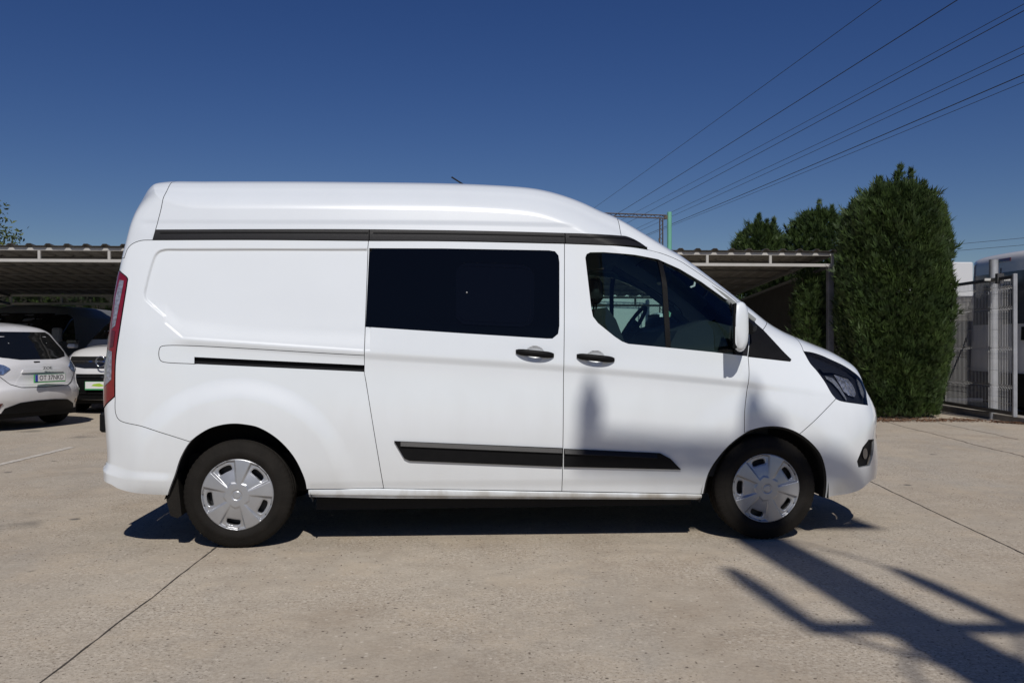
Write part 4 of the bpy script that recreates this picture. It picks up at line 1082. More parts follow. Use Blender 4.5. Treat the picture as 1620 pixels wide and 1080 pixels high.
# purlins and roof sheets with raised ribs
for k in range(1, 6):
    y = DEP*k/6; beam((XL, y-.02, zr_(y)-.012), (0, y+.02, zr_(y)+.016), "purlin", CD)
P = []
x = 0.1; pitch = .300
while x > XL-.2:
    P += [(x, .018), (x-.075, .018), (x-.105, .052), (x-.165, .052), (x-.195, .018)]; x -= pitch
per = 5*4
for s0 in range(0, len(P)-1, per):
    seg = P[s0:s0+per+1]
    if len(seg) < 3: break
    V = []
    for (a, h) in seg:
        for y in (-.06, DEP+.10): 
            for dh in (0, .004): V.append((a, y, zr_(y)+h+dh+ (.001 if (s0//per) % 2 else 0)))
    F = []
    for i in range(len(seg)-1):
        a, b = 4*i, 4*i+4
        F += [(a+1, b+1, b+3, a+3), (a, a+2, b+2, b), (a, b, b+1, a+1), (a+2, a+3, b+3, b+2)]
    mb = MB(); mb.add(V, F); mb.m = ([0, 1, 0, 0]*len(F))[:len(F)]; mb.build("roof_sheet", [CS, CU], cp)

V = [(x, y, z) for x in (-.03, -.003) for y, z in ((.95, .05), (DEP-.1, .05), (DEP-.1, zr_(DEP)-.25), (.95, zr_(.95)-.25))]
mb = MB(); mb.add(V, [(0,1,2,3),(7,6,5,4),(0,4,5,1),(1,5,6,2),(2,6,7,3),(3,7,4,0)]); mb.build("blackout_board", mat("blackout_board_dark", (.02,.018,.016), .9, var=.3), cp)  # added board, near-black to stand in for deep shade under the roof
# ---------------- steel frame, green post behind the roof ----------------
GRN = mat("green_post_paint", (.16,.42,.30), .5, var=.1); RUST = mat("rusty_steel", (.10,.075,.06), .75, var=.4, var_scale=20)
t = thing("gantry_frame", "rusty lattice gantry arm hung beside a pale green steel post above the carport", "gantry", (4.0, 22, 0))
mb = MB(); mb.tube((-.03, 0, 0), (-.03, 0, 4.52), .058, n=16); mb.build("green_post", GRN, t, smooth=40)
def lattice_beam(a, b, w, name, parent, m=RUST):
    a = Vector(a); b = Vector(b); d = (b-a); q = Vector((0, 0, 1)) if abs(d.z) < .1 else Vector((1, 0, 0)); mb = MB()
    for s in (-1, 1):
        for r in (-.03, .03): mb.tube(a+q*w/2*s+Vector((0, r, 0)), b+q*w/2*s+Vector((0, r, 0)), .011, n=6)
    n = int(d.length/.11)
    for i in range(n): mb.tube(a+d*i/n+q*w/2*(1 if i % 2 else -1), a+d*(i+1)/n-q*w/2*(1 if i % 2 else -1), .007, n=5)
    return mb.build(name, m, parent)
lattice_beam((-2.1, 0, 4.47), (-.12, 0, 4.40), .075, "lattice_arm", t); lattice_beam((-.235, 0, 4.36), (-.235, 0, 0), .075, "lattice_upright", t); lattice_beam((-2.1, 0, 4.42), (-2.1, 0, 0), .075, "lattice_upright", t)
for a_, b_ in (((-.16, -.03, 4.34), (-.05, .03, 4.44)), ((-.30, -.03, 3.78), (-.26, .03, 3.86))): mb = MB(); mb.box(a_, b_); mb.build("bracket", RUST, t)

# ---------------- overhead wires ----------------
WB = mat("wire_black", (.012,.012,.012), .7)
WR = [((7.3,17.22,8.0),(4.34,42.77,8.02)),((8.72,17.07,7.94),(5.59,44.07,7.87)),((10.6,18.07,8.24),(6.94,49.64,8.55)),((10.52,17.92,8.05),(7.17,46.78,8.12)),
      ((12.11,20.63,8.24),(8.85,48.75,8.45)),((12.36,21.05,8.2),(9.06,49.48,8.35)),((13.44,22.9,8.26),(9.86,53.83,8.5)),((14.11,24.04,8.4),(10.35,56.5,8.75))]
LB = ["highest overhead wire, running alone on the left of the bundle in the blue sky", "second overhead wire from the top, thicker and alone in the sky",
      "upper wire of the topmost close pair of overhead wires", "lower wire of the topmost close pair of overhead wires",
      "upper wire of the middle close pair of overhead wires", "lower wire of the middle close pair of overhead wires",
      "upper, thicker wire of the lowest close pair of overhead wires", "lowest overhead wire, just under a thicker one, above the carport"]
for (a, b), lb, r in zip(WR, LB, (.007,.010,.007,.009,.008,.008,.013,.008)):
    a = Vector(a); b = Vector(b); pts = []
    for i in range(41):
        Y = -6+116*i/40; t_ = (Y-a.y)/(b.y-a.y); p = a.lerp(b, t_) if t_ < 1 else Vector((a.lerp(b, t_).x, Y, b.z+(Y-b.y)*.003)); sg = (Y-a.y)*(Y-b.y)*.00012; pts.append((p.x, Y, p.z+sg))
    mb = MB(); mb.path(pts, r, 6); tag(mb.build("overhead_wire", WB), lb, "wire", "overhead wires crossing the sky")
for i, (z0, z1, lb) in enumerate(((4.05, 4.85, "faint distant wire, upper of the two just above the pale van at the right edge"), (3.78, 4.55, "faint distant wire, lower of the two just above the pale van at the right edge"))):
    mb = MB(); mb.path([(13.5, 40, z0+1.0-i*.12), (18, 37, z0+1.25), (24, 33, z1+.75)], .008, 5); tag(mb.build("distant_wire", WB), lb, "wire", "distant wires at the right")
CONC = mat("pole_concrete", (.33,.32,.30), .9, var=.15, bump=.3)
t = thing("utility_pole", "distant concrete power pole carrying the overhead wires, hidden behind the tall van", "pole", (0.6, 110, 0))
mb = MB(); mb.tube((0, 0, 0), (0, 0, 10), .2, .13, 12); mb.build("pole", CONC, t, smooth=40)
mb = MB(); mb.box((-6, -.08, 8.9), (6, .08, 9.05)); mb.build("crossarm", RUST, t)

# utility pole behind the photographer: its shadow lies over the yard and the van's front wing
t = thing("utility_pole", "concrete power pole with insulator arms casting the long shadow in the right foreground", "pole", (2.69, -3.5, 0), 0)
mb = MB(); mb.tube((0, 0, 0), (0, 0, 10.38), .25, .165, 24); mb.build("pole", CONC, t, smooth=40)
mb = MB(); mb.box((-1.17, -.24, 10.37), (.98, -.18, 10.56)); mb.box((-1.17, -.18, 10.37), (.98, -.16, 10.39)); mb.build("crossarm", RUST, t)
INS = mat("insulator_brown", (.10,.05,.03), .25, coat=1)
for x, z0 in ((-1.08, 10.57), (.90, 10.57), (-.06, 10.38)):
    mb = MB(); mb.lathe([(z0, .02), (z0+.08, .02), (z0+.09, .085), (z0+.13, .06), (z0+.15, .085), (z0+.19, .055), (z0+.21, .07), (z0+.26, .045), (z0+.34, .03), (z0+.35, 0)], 14, 'z', (x, -.21 if x > -.05 or x < -1 else 0, 0)); mb.build("insulator", INS, t, smooth=40)
mb = MB(); mb.box((-.50, -.05, 7.88), (.58, .05, 7.97)); mb.build("crossarm", RUST, t)
for x, dx in ((-.46, .02), (.46, .02)):
    mb = MB(); mb.lathe([(7.90, .02), (7.96, .05), (8.1, .065), (8.7, .07), (8.95, .05), (9.05, .02)], 12, 'z', (x, 0, 0)); mb.build("insulator_string", INS, t, smooth=40)
for sg in (-1, 1): mb = MB(); mb.tube((sg*.44, 0, 7.90), (sg*.16, 0, 7.45), .018, n=6); mb.build("arm_brace", RUST, t)
mb = MB(); mb.path([(-.17, 0, 7.7), (-.34, .02, 7.35), (-.42, 0, 6.8), (-.36, 0, 6.1), (-.22, 0, 5.6)], .016, 6); mb.build("drop_cable", WB, t)
mb = MB(); mb.path([(.2, -.1, 9.9), (.42, -.1, 9.3), (.44, -.05, 8.9)], .012, 6); mb.build("drop_cable", WB, t)
mb = MB(); mb.tube((.26, 0, 0), (.24, 0, 7.0), .022); mb.build("earth_conduit", CG, t)

# ---------------- plants ----------------
def leaf_mat(name, c, tr=.15):
    m = bpy.data.materials.new(name); m.use_nodes = True; nt = m.node_tree; N = nt.nodes; L = nt.links; b = N["Principled BSDF"]
    b.inputs["Roughness"].default_value = .55; b.inputs["Specular IOR Level"].default_value = .35
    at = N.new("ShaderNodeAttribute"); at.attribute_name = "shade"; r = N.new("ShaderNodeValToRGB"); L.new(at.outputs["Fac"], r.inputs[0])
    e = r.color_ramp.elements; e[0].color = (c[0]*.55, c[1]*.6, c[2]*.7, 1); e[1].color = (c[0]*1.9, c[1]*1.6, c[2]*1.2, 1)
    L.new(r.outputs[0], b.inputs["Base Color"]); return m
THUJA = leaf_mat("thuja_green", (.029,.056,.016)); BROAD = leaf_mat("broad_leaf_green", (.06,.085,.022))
BARK = mat("bark", (.07,.05,.035), .9, var=.3, bump=.5)
def tri_mesh(name, V, m, shade=None, faces=None, nper=3):
    me = bpy.data.meshes.new(name); V = np.asarray(V, np.float32); n = len(V)
    me.vertices.add(n); me.vertices.foreach_set("co", V.ravel()); nf = n//nper
    me.loops.add(n); me.loops.foreach_set("vertex_index", np.arange(n, dtype=np.int32)); me.polygons.add(nf)
    me.polygons.foreach_set("loop_start", np.arange(0, n, nper, dtype=np.int32)); me.polygons.foreach_set("loop_total", np.full(nf, nper, np.int32))
    me.materials.append(m); me.update(calc_edges=True); me.validate()
    if shade is not None:
        a = me.attributes.new("shade", 'FLOAT', 'POINT'); a.data.foreach_set("value", np.asarray(shade, np.float32))
    return me
def sprays(C, D, size, blades=7, curl=.35):
    """feathery conifer sprays: fans of thin blades rooted at C, pointing along D"""
    n = len(C); V = np.empty((n, blades, 3, 3)); S = np.empty((n, blades, 3))
    D = D/np.linalg.norm(D, axis=1, keepdims=True); A = np.cross(D, RNG.normal(size=(n, 3))); A /= np.linalg.norm(A, axis=1, keepdims=True); Bn = np.cross(D, A)
    sh = RNG.uniform(0, 1, n)
    for k in range(blades):
        a = (k/(blades-1)-.5)*1.5+RNG.normal(0, .12, n); l = size*RNG.uniform(.6, 1.1, n)*(1-.35*abs(k/(blades-1)-.5)*2)
        root = C + D*(l*.15*k/blades)[:, None]
        d = D*np.cos(a)[:, None] + A*np.sin(a)[:, None] + Bn*RNG.normal(0, .18, n)[:, None]
        tip = root + d*l[:, None]; w = l*.075; side = np.cross(d, Bn); side /= np.maximum(np.linalg.norm(side, axis=1, keepdims=True), 1e-6)
        V[:, k, 0] = root - side*w[:, None]; V[:, k, 1] = root + d*(l*.45)[:, None] + side*(w*1.2)[:, None]; V[:, k, 2] = tip
        S[:, k, 0] = sh*.7; S[:, k, 1] = sh*.85; S[:, k, 2] = np.clip(sh+.25, 0, 1)
    return V.reshape(-1, 3), S.reshape(-1)
def thuja(name, label, x, y, rx, ry, h, n, z0=.15, lean=0, size=.11, top=.55, leaders=7, group=None, shoulder=None):
    t = thing(name, label, "shrub" if h < 3 else "tree", (x, y, 0), 0, group)
    # several leaders give the ragged top
    LD = [(0, 0, 1.0)] + [(RNG.uniform(-.75, .75), RNG.uniform(-.7, .7), RNG.uniform(.84, .97)) for _ in range(leaders)]
    if shoulder: LD += shoulder
    lobes = RNG.uniform(0, 6.28, 6)
    th = RNG.uniform(0, 2*math.pi, n); zz = RNG.uniform(0, 1, n)**.92
    def prof(z): return np.clip((.76+.24*sstep(0, .35, z))*(1-.0*z)*np.sqrt(np.clip(1-np.clip((z-top)/(1-top), 0, 1)**3.2, 0, 1)), 0, 1)
    rr = prof(zz)*(1+.07*np.sin(3*th+lobes[0]+5*zz)+.06*np.sin(5*th+lobes[1]-9*zz)+.04*np.sin(9*th+lobes[2]+14*zz))
    dep = 1-np.abs(RNG.normal(0, .16, n)); rr *= np.clip(dep, .35, 1.02)
    C = np.stack([rr*rx*np.cos(th)+lean*zz, rr*ry*np.sin(th), z0+zz*(h-z0)*.97], 1)
    D = np.stack([np.cos(th)*.75, np.sin(th)*.75, np.full(n, 1.5)], 1)+RNG.normal(0, .25, (n, 3))
    out = RNG.uniform(0, 1, n) < .012; C[out] += D[out]*.07; C[:, 2] = np.minimum(C[:, 2], h)
    big = (RNG.uniform(0, 1, n) < .14) | out
    sz = np.where(big, size*1.8, size)
    V1, S1 = sprays(C, D, sz)
    # leaders
    LV = []; 
    for (a, b, c) in LD:
        m = 230; u = RNG.uniform(0, 1, m); base = np.array([a*rx*.75+lean, b*ry*.7, 0]); hh = h*c
        Cc = np.stack([base[0]+RNG.normal(0, .055, m)*(1.15-u)*1.6, base[1]+RNG.normal(0, .055, m)*(1.15-u)*1.6, hh*(.80+.25*u)-.05], 1)
        Dd = np.stack([RNG.normal(0, .3, m), RNG.normal(0, .3, m), np.full(m, 1.0)], 1); LV.append(sprays(Cc, Dd, size*1.05))
    V = np.vstack([V1]+[q[0] for q in LV]); S = np.concatenate([S1]+[q[1] for q in LV])
    # clumps: slow variation of tone between twig groups
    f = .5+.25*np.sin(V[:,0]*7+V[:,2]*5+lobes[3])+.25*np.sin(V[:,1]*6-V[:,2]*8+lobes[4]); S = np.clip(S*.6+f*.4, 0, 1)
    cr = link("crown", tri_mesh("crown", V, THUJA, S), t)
    mb = MB(); mb.tube((0, 0, 0), (0, 0, h*.75), .09, .03, 10)
    for k in range(14):
        a = k*2.4; z = .3+k*h*.055; mb.tube((0, 0, z), (rx*.75*math.cos(a), ry*.75*math.sin(a), z+.45), .022, .006, 6)
    mb.build("trunk", BARK, t, smooth=40); return t
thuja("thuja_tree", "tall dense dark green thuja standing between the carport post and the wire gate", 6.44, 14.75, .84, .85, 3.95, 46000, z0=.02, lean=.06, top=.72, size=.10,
      shoulder=[(-.9, 0, .90), (-.6, .2, .93), (.1, 0, 1.03), (.35, -.1, 1.01), (.75, 0, .96), (-.35, .1, .96), (.95, -.1, .9)], leaders=8)
thuja("thuja_tree", "green thuja with ragged top rising behind the carport roof, next to the tallest one", 7.95, 22.6, .92, .9, 4.72, 11000, z0=.02, size=.13, top=.6, shoulder=[(-.5,0,.93),(.5,0,.97),(.2,.1,.94)])
thuja("thuja_tree", "lower thuja at the left end of the row, peeping over the carport roof", 6.45, 22.8, .82, .8, 4.38, 9000, z0=.02, size=.13, top=.55, shoulder=[(-.6,0,.9),(.6,0,.95),(-.1,.1,.97)])
thuja("conifer_shrub", "shaded conifer shrub just inside the carport beside its right front post", 5.36, 15.75, .27, .4, 2.5, 5000, z0=.3, size=.09, leaders=3)
def hedge(label, x0, x1, y, h, n, size=.16):  # added hedges: dark backdrops that shut out the sky behind the carport
    C = np.stack([RNG.uniform(x0, x1, n), y+RNG.uniform(-.35, .25, n), RNG.uniform(0, h, n)], 1); D = np.stack([RNG.normal(0, .5, n), -np.ones(n), RNG.uniform(.2, 1.2, n)], 1)
    V, S = sprays(C, D, size); ho = thing("hedge", label, "hedge", ((x0+x1)/2, y, 0)); C0 = np.array([(x0+x1)/2, y, 0]); link("foliage", tri_mesh("foliage", V-C0, THUJA, S), ho)
    mb = MB(); mb.box((x0+.1-C0[0], -.05, 0), (x1-.1-C0[0], .05, h-.12)); mb.build("dark_core", mat("hedge_core_dark", (.012,.012,.008), 1), ho)  # near-black slab in place of the shade inside the hedge
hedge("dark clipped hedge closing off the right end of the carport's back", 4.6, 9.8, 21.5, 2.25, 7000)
hedge("taller added hedge darkening the gap under the two thujas behind the carport", 5.95, 9.9, 22.1, 3.25, 9000, .18)
hedge("long added hedge as a dark backdrop behind the carport at the left", -24, -3.0, 23.2, 2.75, 16000, .2)

# broad-leaved tree tip at the left edge
t = thing("leafy_tree", "leafy branch tips of a broad-leaved tree rising over the carport at the left edge", "tree", (-14.6, 23.6, 0))
V, S, tw = [], [], MB(); tw.tube((0, 0, 0), (.1, 0, 3.2), .12, .07, 8)
def leafs(p, n, sp, size):
    for _ in range(n):
        c = Vector(p)+Vector(np.clip(RNG.normal(0, sp, 3), -2*sp, 2*sp)); d = Vector((RNG.normal(0, 1), RNG.normal(0, .6), RNG.normal(-.5, .6))).normalized(); s = d.cross(Vector(RNG.normal(0, 1, 3))).normalized(); l = size*RNG.uniform(.7, 1.2); w = l*.19; sh = RNG.uniform(0, 1)
        q = d.cross(s)*l*.12
        P_ = [c, c+d*l*.45+s*w+q, c+d*l+q*.2, c, c+d*l+q*.2, c+d*l*.45-s*w+q]
        V.extend([tuple(a) for a in P_]); S.extend([sh]*6)
ends = [(.72,0,4.85,34,.13),(.68,.1,4.55,34,.13),(.66,0,4.3,26,.13),(1.12,0,4.08,40,.14),(.9,0,4.0,30,.13),(.7,.1,4.2,16,.14),(1.25,0,4.12,12,.07),(.5,0,3.8,30,.18),(.2,0,4.6,60,.25),(-.3,.2,4.6,80,.35),(-.8,0,4.1,80,.4),(.0,.3,3.7,90,.35),(.9,.1,3.75,24,.15)]
for x, y, z, k, sp in ends:
    tw.path([(.1, 0, 2.6), (x*.5+.05, y*.5, 3.3+z*.05), (x*.85, y, z-.35), (x, y, z)], [.035, .022, .010, .004], 6); leafs((x, y, z), k, sp, .15)
link("crown", tri_mesh("crown", V, BROAD, S), t); tw.build("trunk", BARK, t)

# leaf litter along the foot of the thuja and the gate
n = 2600; u = RNG.uniform(0, 1, n); X = 5.5+u*3.2; Y = 13.75-.45*sstep(.55, 1, u)*1.0+RNG.normal(0, .09, n)-.0; Y = np.where(u > .62, 13.6-(u-.62)*3.0+RNG.normal(0, .06, n), 13.85+RNG.normal(0, .14, n))
c = np.stack([X, Y, RNG.uniform(.004, .03, n)], 1); A = RNG.normal(0, .02, (n, 3)); A[:, 2] *= .3; Bq = RNG.normal(0, .014, (n, 3)); Bq[:, 2] *= .3
V = np.stack([c-A, c+Bq, c+A], 1).reshape(-1, 3)
o = link("leaf_litter", tri_mesh("leaf_litter", V, mat("dry_leaf", (.13,.062,.030), .9, var=.5, var_scale=30), np.zeros(n*3))); struct(o, 'stuff')
# small chips and crumbs on the near concrete
n = 900; X = RNG.uniform(-4, 5, n); Y = RNG.uniform(2.6, 9, n); r = RNG.uniform(.002, .0055, n); V = []
for i in range(n):
    a = RNG.uniform(0, 6.28); p = np.array([X[i], Y[i], 0]); e = [np.array([math.cos(a+k*2.09), math.sin(a+k*2.09), 0])*r[i] for k in range(3)]; tp = p+[0, 0, r[i]*1.2]
    for k in range(3): V += [p+e[k], p+e[(k+1) % 3], tp]
o = link("grit", tri_mesh("grit", np.array(V), mat("grit_stone", (.16,.13,.10), .9, var=.5, var_scale=3), np.zeros(len(V)))); struct(o, 'stuff')
# ---------------- other vehicles ----------------
def scaled(tab, w, k=1.0): return [(y*w, d*k) for y, d in tab]
CARW = mat("background_white_paint", (.62,.62,.63), .4, coat=1, coat_r=.03, dirt=((.35,.32,.28), .15, .6, .4))
GLS = mat("dark_car_glass", (.006,.007,.008), .06, spec=.6)
def body(shell, parent, m, arches, z_lo, i0=None, i1=None, name="body", r=.37):
    i0 = shell.near((shell.o[:,0].min(), z_lo)) if i0 is None else i0; i1 = shell.near((shell.o[:,0].max(), z_lo)) if i1 is None else i1
    segs = [('B', i0, i1)]; cur = shell.B[i1]; path = [np.array([cur[0]-.03, z_lo])]
    for cx in sorted(arches, reverse=True):
        a0 = math.asin((z_lo-.32)/r); segs.append(([path[-1], np.array([cx+r*math.cos(a0), z_lo])], 'b'))
        arc = [np.array([cx+r*math.cos(a), .32+r*math.sin(a)]) for a in np.linspace(a0, math.pi-a0, 22)]; segs.append((arc, 'f')); path.append(arc[-1])
    segs.append(([path[-1], np.array([shell.B[i0][0]+.03, z_lo]), shell.B[i0]], 'b'))
    return panel(shell, name, segs, [m, GAP], parent, strip=(i0, i1, dict(end1='n', end2='n')), fine=.03, coarse=.06)[0]
def simple_wheel(parent, x, y, r=.31, w=.2, cap=SILVER):
    mb = MB(); h = w/2; mb.lathe([(-h, .0), (-h, r*.62), (-h-.008, r*.8), (-h+.01, r*.95), (-h+.04, r), (h-.04, r), (h, r*.9), (h, 0)], 32); wh = mb.build("wheel", TYRE_M, parent, loc=(x, y, r), smooth=35)
    mb = MB(); s = -1 if y < 0 else 1; mb.lathe([(s*(h+.004), 0), (s*(h+.008), r*.2), (s*(h+.004), r*.58), (s*(h-.004), r*.62)], 20); mb.build("hubcap", cap, wh, smooth=30)
def under(parent, L, W, z): mb = MB(); mb.box((.25, -W/2+.12, .17), (L-.3, W/2-.12, z+.25)); mb.build("underbody", BLACK, parent)
def side_glass(shell, parent, poly, name="side_window", m=GLS, off=.004): return panel(shell, name, [(close(poly), 'f')], [m, GAP], parent, off=off, fl=.015, fine=.03, coarse=.06)

# -- electric hatchback, tail towards the right, at the left edge --
ZT = [scaled(T_ROOF, .80, 1), [(0,0),(.3,.02),(.5,.06),(.62,.11),(.72,.19),(.80,.30),(.9,.5),(1.2,1.2)], scaled(T_HOOD, .87, 1.1), scaled(T_NOSE, .86, 1),
      [(0,0),(.3,.018),(.5,.055),(.65,.115),(.75,.19),(.82,.30),(.87,.48),(1.1,1.3)]]
zT = pchip(*zip(*[(0,.76),(.2,.80),(.35,.845),(.6,.862),(.8,.855),(.95,.83),(1.1,.77),(1.3,.68),(1.5,.60),(1.7,.5)]))
zo = [(.06,-.3,4),(.07,.28,4),(.02,.40,4),(.0,.52,4),(.01,.62,4),(.06,.70,4),(.07,.80,4),(.10,.93,4),(.17,1.02,4),(.30,1.18,4),(.46,1.36,4),(.52,1.43,4),(.60,1.475,0),(.9,1.53,0),(1.4,1.56,0),(2.0,1.54,0),
      (2.4,1.46,1),(2.9,1.18,1),(3.15,1.03,2),(3.6,.93,2),(3.9,.80,2),(4.03,.62,3),(4.08,.45,3),(4.05,.25,3),(4.0,-.3,3)]
ZS = Shell(zo, ZT, lambda s, z: zT(z)+.02*(1-sstep(.34,.46,np.hypot(s-.72,z-.32)))+.02*(1-sstep(.34,.46,np.hypot(s-3.3,z-.32))), [.45,.45,.5,.4,.45], step=.05)
zc = thing("hatchback_car", "small white hatchback with green-edged number plate, tail towards the yard at left edge", "car", (-6.72, 12.62, 0), R(160))
body(ZS, zc, CARW, (.72, 3.30), .26, r=.345); under(zc, 4.08, 1.73, .26)
for x in (.72, 3.3):
    for y in (-.74, .74): simple_wheel(zc, x, y, .31, .19)
end_patch(ZS, "rear_window", [(-.56,1.04),(-.62,1.10),(-.50,1.36),(-.44,1.40),(.44,1.40),(.50,1.36),(.62,1.10),(.56,1.04),(.3,1.0),(-.3,1.0)], GLS, zc)
end_patch(ZS, "tail_lamp", [(-.83,.90),(-.74,.99),(-.56,.93),(-.50,.88),(-.60,.80),(-.76,.80)], mat("blue_clear_lamp", (.14,.20,.34), .1, metal=.4, coat=1, var=.6, var_scale=30, bump=.3), zc, off=.012)
end_patch(ZS, "tail_lamp", [(.83,.90),(.74,.99),(.56,.93),(.50,.88),(.60,.80),(.76,.80)], MATS["blue_clear_lamp"], zc, off=.012)
end_patch(ZS, "rear_diffuser", [(-.62,.25),(-.58,.33),(-.40,.40),(-.15,.42),(.15,.42),(.40,.40),(.58,.33),(.62,.25)], PLASTIC, zc, off=.008)
for s in (-1, 1): end_patch(ZS, "reflector", [(.62*s,.40),(.76*s,.395),(.73*s,.345),(.64*s,.34)], REDD, zc, off=.010)
# recessed plate housing: sloping brow above the plate and the tailgate shut line
end_patch(ZS, "plate_recess", [(-.46,.66),(-.34,.82),(.34,.82),(.46,.66),(.30,.645),(-.30,.645)], mat("tailgate_white_paint", (.60,.60,.61), .4, coat=1), zc, off=.003)
end_patch(ZS, "plate_brow", [(-.36,.815),(-.33,.86),(.33,.86),(.36,.815)], CARW, zc, off=.022, thick=.03)
def seam(shell, pts, parent, w=.006, rear=True, off=.0045, name="shut_line"):
    P_ = [np.array(p) for p in densify(pts, .05)]; up = [p+[0, w/2] for p in P_]; lo = [p-[0, w/2] for p in P_]
    return end_patch(shell, name, up+lo[::-1], GAP, parent, rear, off=off, thick=.002, step=.06, smooth=False)
seam(ZS, [(-.66,.80),(-.52,.66),(-.40,.615),(0,.605),(.40,.615),(.52,.66),(.66,.80)], zc, w=.009)
mb = MB(); mb.box((-.055, -.265, .672), (-.035, .265, .79)); pl = mb.build("plate", mat("plate_frame_green", (.05,.30,.08), .5), zc)
mb = MB(); mb.box((-.0575, -.258, .690), (-.0555, .258, .786)); mb.build("plate_face", mat("plate_white", (.72,.72,.72), .4), pl)
mb = MB(); mb.box((-.0592, .215, .690), (-.0580, .258, .786)); mb.build("plate_blue_band", mat("plate_blue", (.03,.05,.35), .4), pl)
text_mesh("plate_lettering", "OT 37NKD", .098, mat("plate_black", (.01,.01,.01), .6), pl, (-.0585, -.02, .738), (R(90), 0, R(-90)), .0006, xs=.88)
text_mesh("badge", "ZOE", .055, mat("badge_grey", (.20,.21,.20), .3, metal=.8), zc, (.018, -.02, .875), (R(78), 0, R(-90)), .004, xs=1.5)
mb = MB(); mb.box((.115, .02, .955), (.135, .12, .975), bev=.005); mb.build("wiper", GAP, zc)
side_glass(ZS, zc, [(.72,1.08),(.80,1.33),(1.05,1.40),(1.9,1.43),(2.3,1.36),(2.75,1.08)])

# -- vans with a common build --
def van_tables(w): return [scaled(T_ROOF, w), scaled(T_WIND, w), scaled(T_HOOD, w), scaled(T_NOSE, w), scaled(T_REAR, w)]
def gen_van(L, H, W, nose=1.12, wide=False):
    k = W/1.97
    o = [(.03,-.3,4),(.0,.30,4),(.0,.6,4),(.01,1.0,4),(.03,1.4,4),(.08,H-.25,4),(.13,H-.10,4),(.22,H-.02,0),(.5,H,0),(L*.4,H+.01,0),(L-2.35,H,0),(L-2.05,H-.06,0),
         (L-1.75,H-.22,1),(L-1.35,(H+1.25)/2-.05,1),(L-.95,1.30,1),(L-.80,1.22,2),(L-.45,nose+.02,2),(L-.20,nose-.12,2),(L-.07,.84,3),(L-.01,.62,3),(L,.45,3),(L-.03,.25,3),(L-.06,-.3,3)]
    Tt = pchip(*zip(*[(0,.86*k),(.22,.935*k),(.4,.97*k),(.75,.985*k),(1.1,.98*k),(1.33,.965*k),(1.6,.93*k),(1.9,.88*k),(2.3,.80*k*1.03),(2.9,.72*k)]))
    if wide:
        o[5:8] = [(.05,H-.30,4),(.07,H-.08,4),(.14,H-.01,0)]
        tb = van_tables(k); tb[0] = [(y*1.2, d*.45) for y, d in tb[0]]; tb[4] = [(y*1.0, d*.7) for y, d in tb[4]]
        Tw = pchip(*zip(*[(0,.86*k),(.4,.97*k),(1.2,.985*k),(2.2,.955*k),(2.9,.91*k)])); return Shell(o, tb, lambda s, z: Tw(z), [v*k for v in VAN_Y0], step=.06)
    return Shell(o, van_tables(k), lambda s, z: Tt(z*min(1, 2.05/H) if H > 2.2 else z), [v*k for v in VAN_Y0], step=.06)
# white van, nose lit, between the hatchback and the big van
VV = gen_van(4.95, 1.93, 1.92, 1.14)
v2 = thing("parked_van", "white van nose-out under the carport edge, black grille with ring emblem, green-edged dealer plate", "van", (-7.05, 19.95, 0), R(-90))
body(VV, v2, CARW, (.95, 4.0), .26); under(v2, 4.95, 1.9, .26)
for x in (.95, 4.0):
    for y in (-.83, .83): simple_wheel(v2, x, y, .33)
P_ = mat("black_gloss_plastic", (.012,.012,.013), .25, coat=.5)
end_patch(VV, "windscreen", [(-.78,1.30),(-.64,1.76),(.64,1.76),(.78,1.30)], GLS, v2, rear=False)
end_patch(VV, "grille", [(-.66,.84),(-.68,1.0),(.68,1.0),(.66,.84),(.35,.80),(-.35,.80)], P_, v2, rear=False, off=.012)
end_patch(VV, "grille_bar", [(-.64,.905),(-.64,.925),(.64,.925),(.64,.905)], CHROME, v2, rear=False, off=.02)
end_patch(VV, "lower_bumper", [(-.80,.26),(-.83,.70),(.83,.70),(.80,.26)], PLASTIC, v2, rear=False, off=.012)
for z in (.36, .64): end_patch(VV, "bumper_slat", [(-.6,z),(-.6,z+.02),(.6,z+.02),(.6,z)], P_, v2, rear=False, off=.03)
for s in (-1, 1): end_patch(VV, "headlight", [(.70*s,.90),(.70*s,1.04),(.80*s,1.13),(.87*s,1.12),(.865*s,.95),(.80*s,.86)], CLEARL, v2, rear=False, off=.010)
mb = MB(); tt = [Vector((5.0, .085*math.cos(a), .915+.085*math.sin(a))) for a in np.linspace(0, 2*math.pi, 33)]; mb.path(tt, .011, 8); mb.tube((5.0, -.08, .93), (5.0, .08, .90), .010); mb.build("emblem", CHROME, v2, smooth=60)
mb = MB(); mb.box((4.985, -.27, .43), (5.0, .27, .575)); p2 = mb.build("plate", mat("plate_dealer_green", (.05,.33,.12), .5), v2)
mb = MB(); mb.box((5.001, -.262, .452), (5.003, .262, .57)); mb.build("plate_face", MATS["plate_white"], p2)
mb = MB(); mb.add([(5.004,-.16,.50),(5.004,-.02,.485),(5.004,.08,.50),(5.004,-.02,.545),(5.004,-.12,.53)], [(0,1,2,3,4)]); mb.add([(5.004,.10,.52),(5.004,.15,.53),(5.004,.10,.54)], [(0,1,2)]); mb.build("plate_logo", mat("logo_lime", (.35,.55,.05), .5), p2)
mb = MB(); mb.box((3.75, -1.16, 1.22), (3.90, -.98, 1.30), bev=.02); mb.build("door_mirror", P_, v2); mb = MB(); mb.box((3.74, -1.14, 1.14), (3.91, -1.0, 1.219), bev=.02); mb.build("door_mirror", CARW, v2)
side_glass(VV, v2, [(2.9,1.28),(2.95,1.68),(3.2,1.70),(3.75,1.30)])
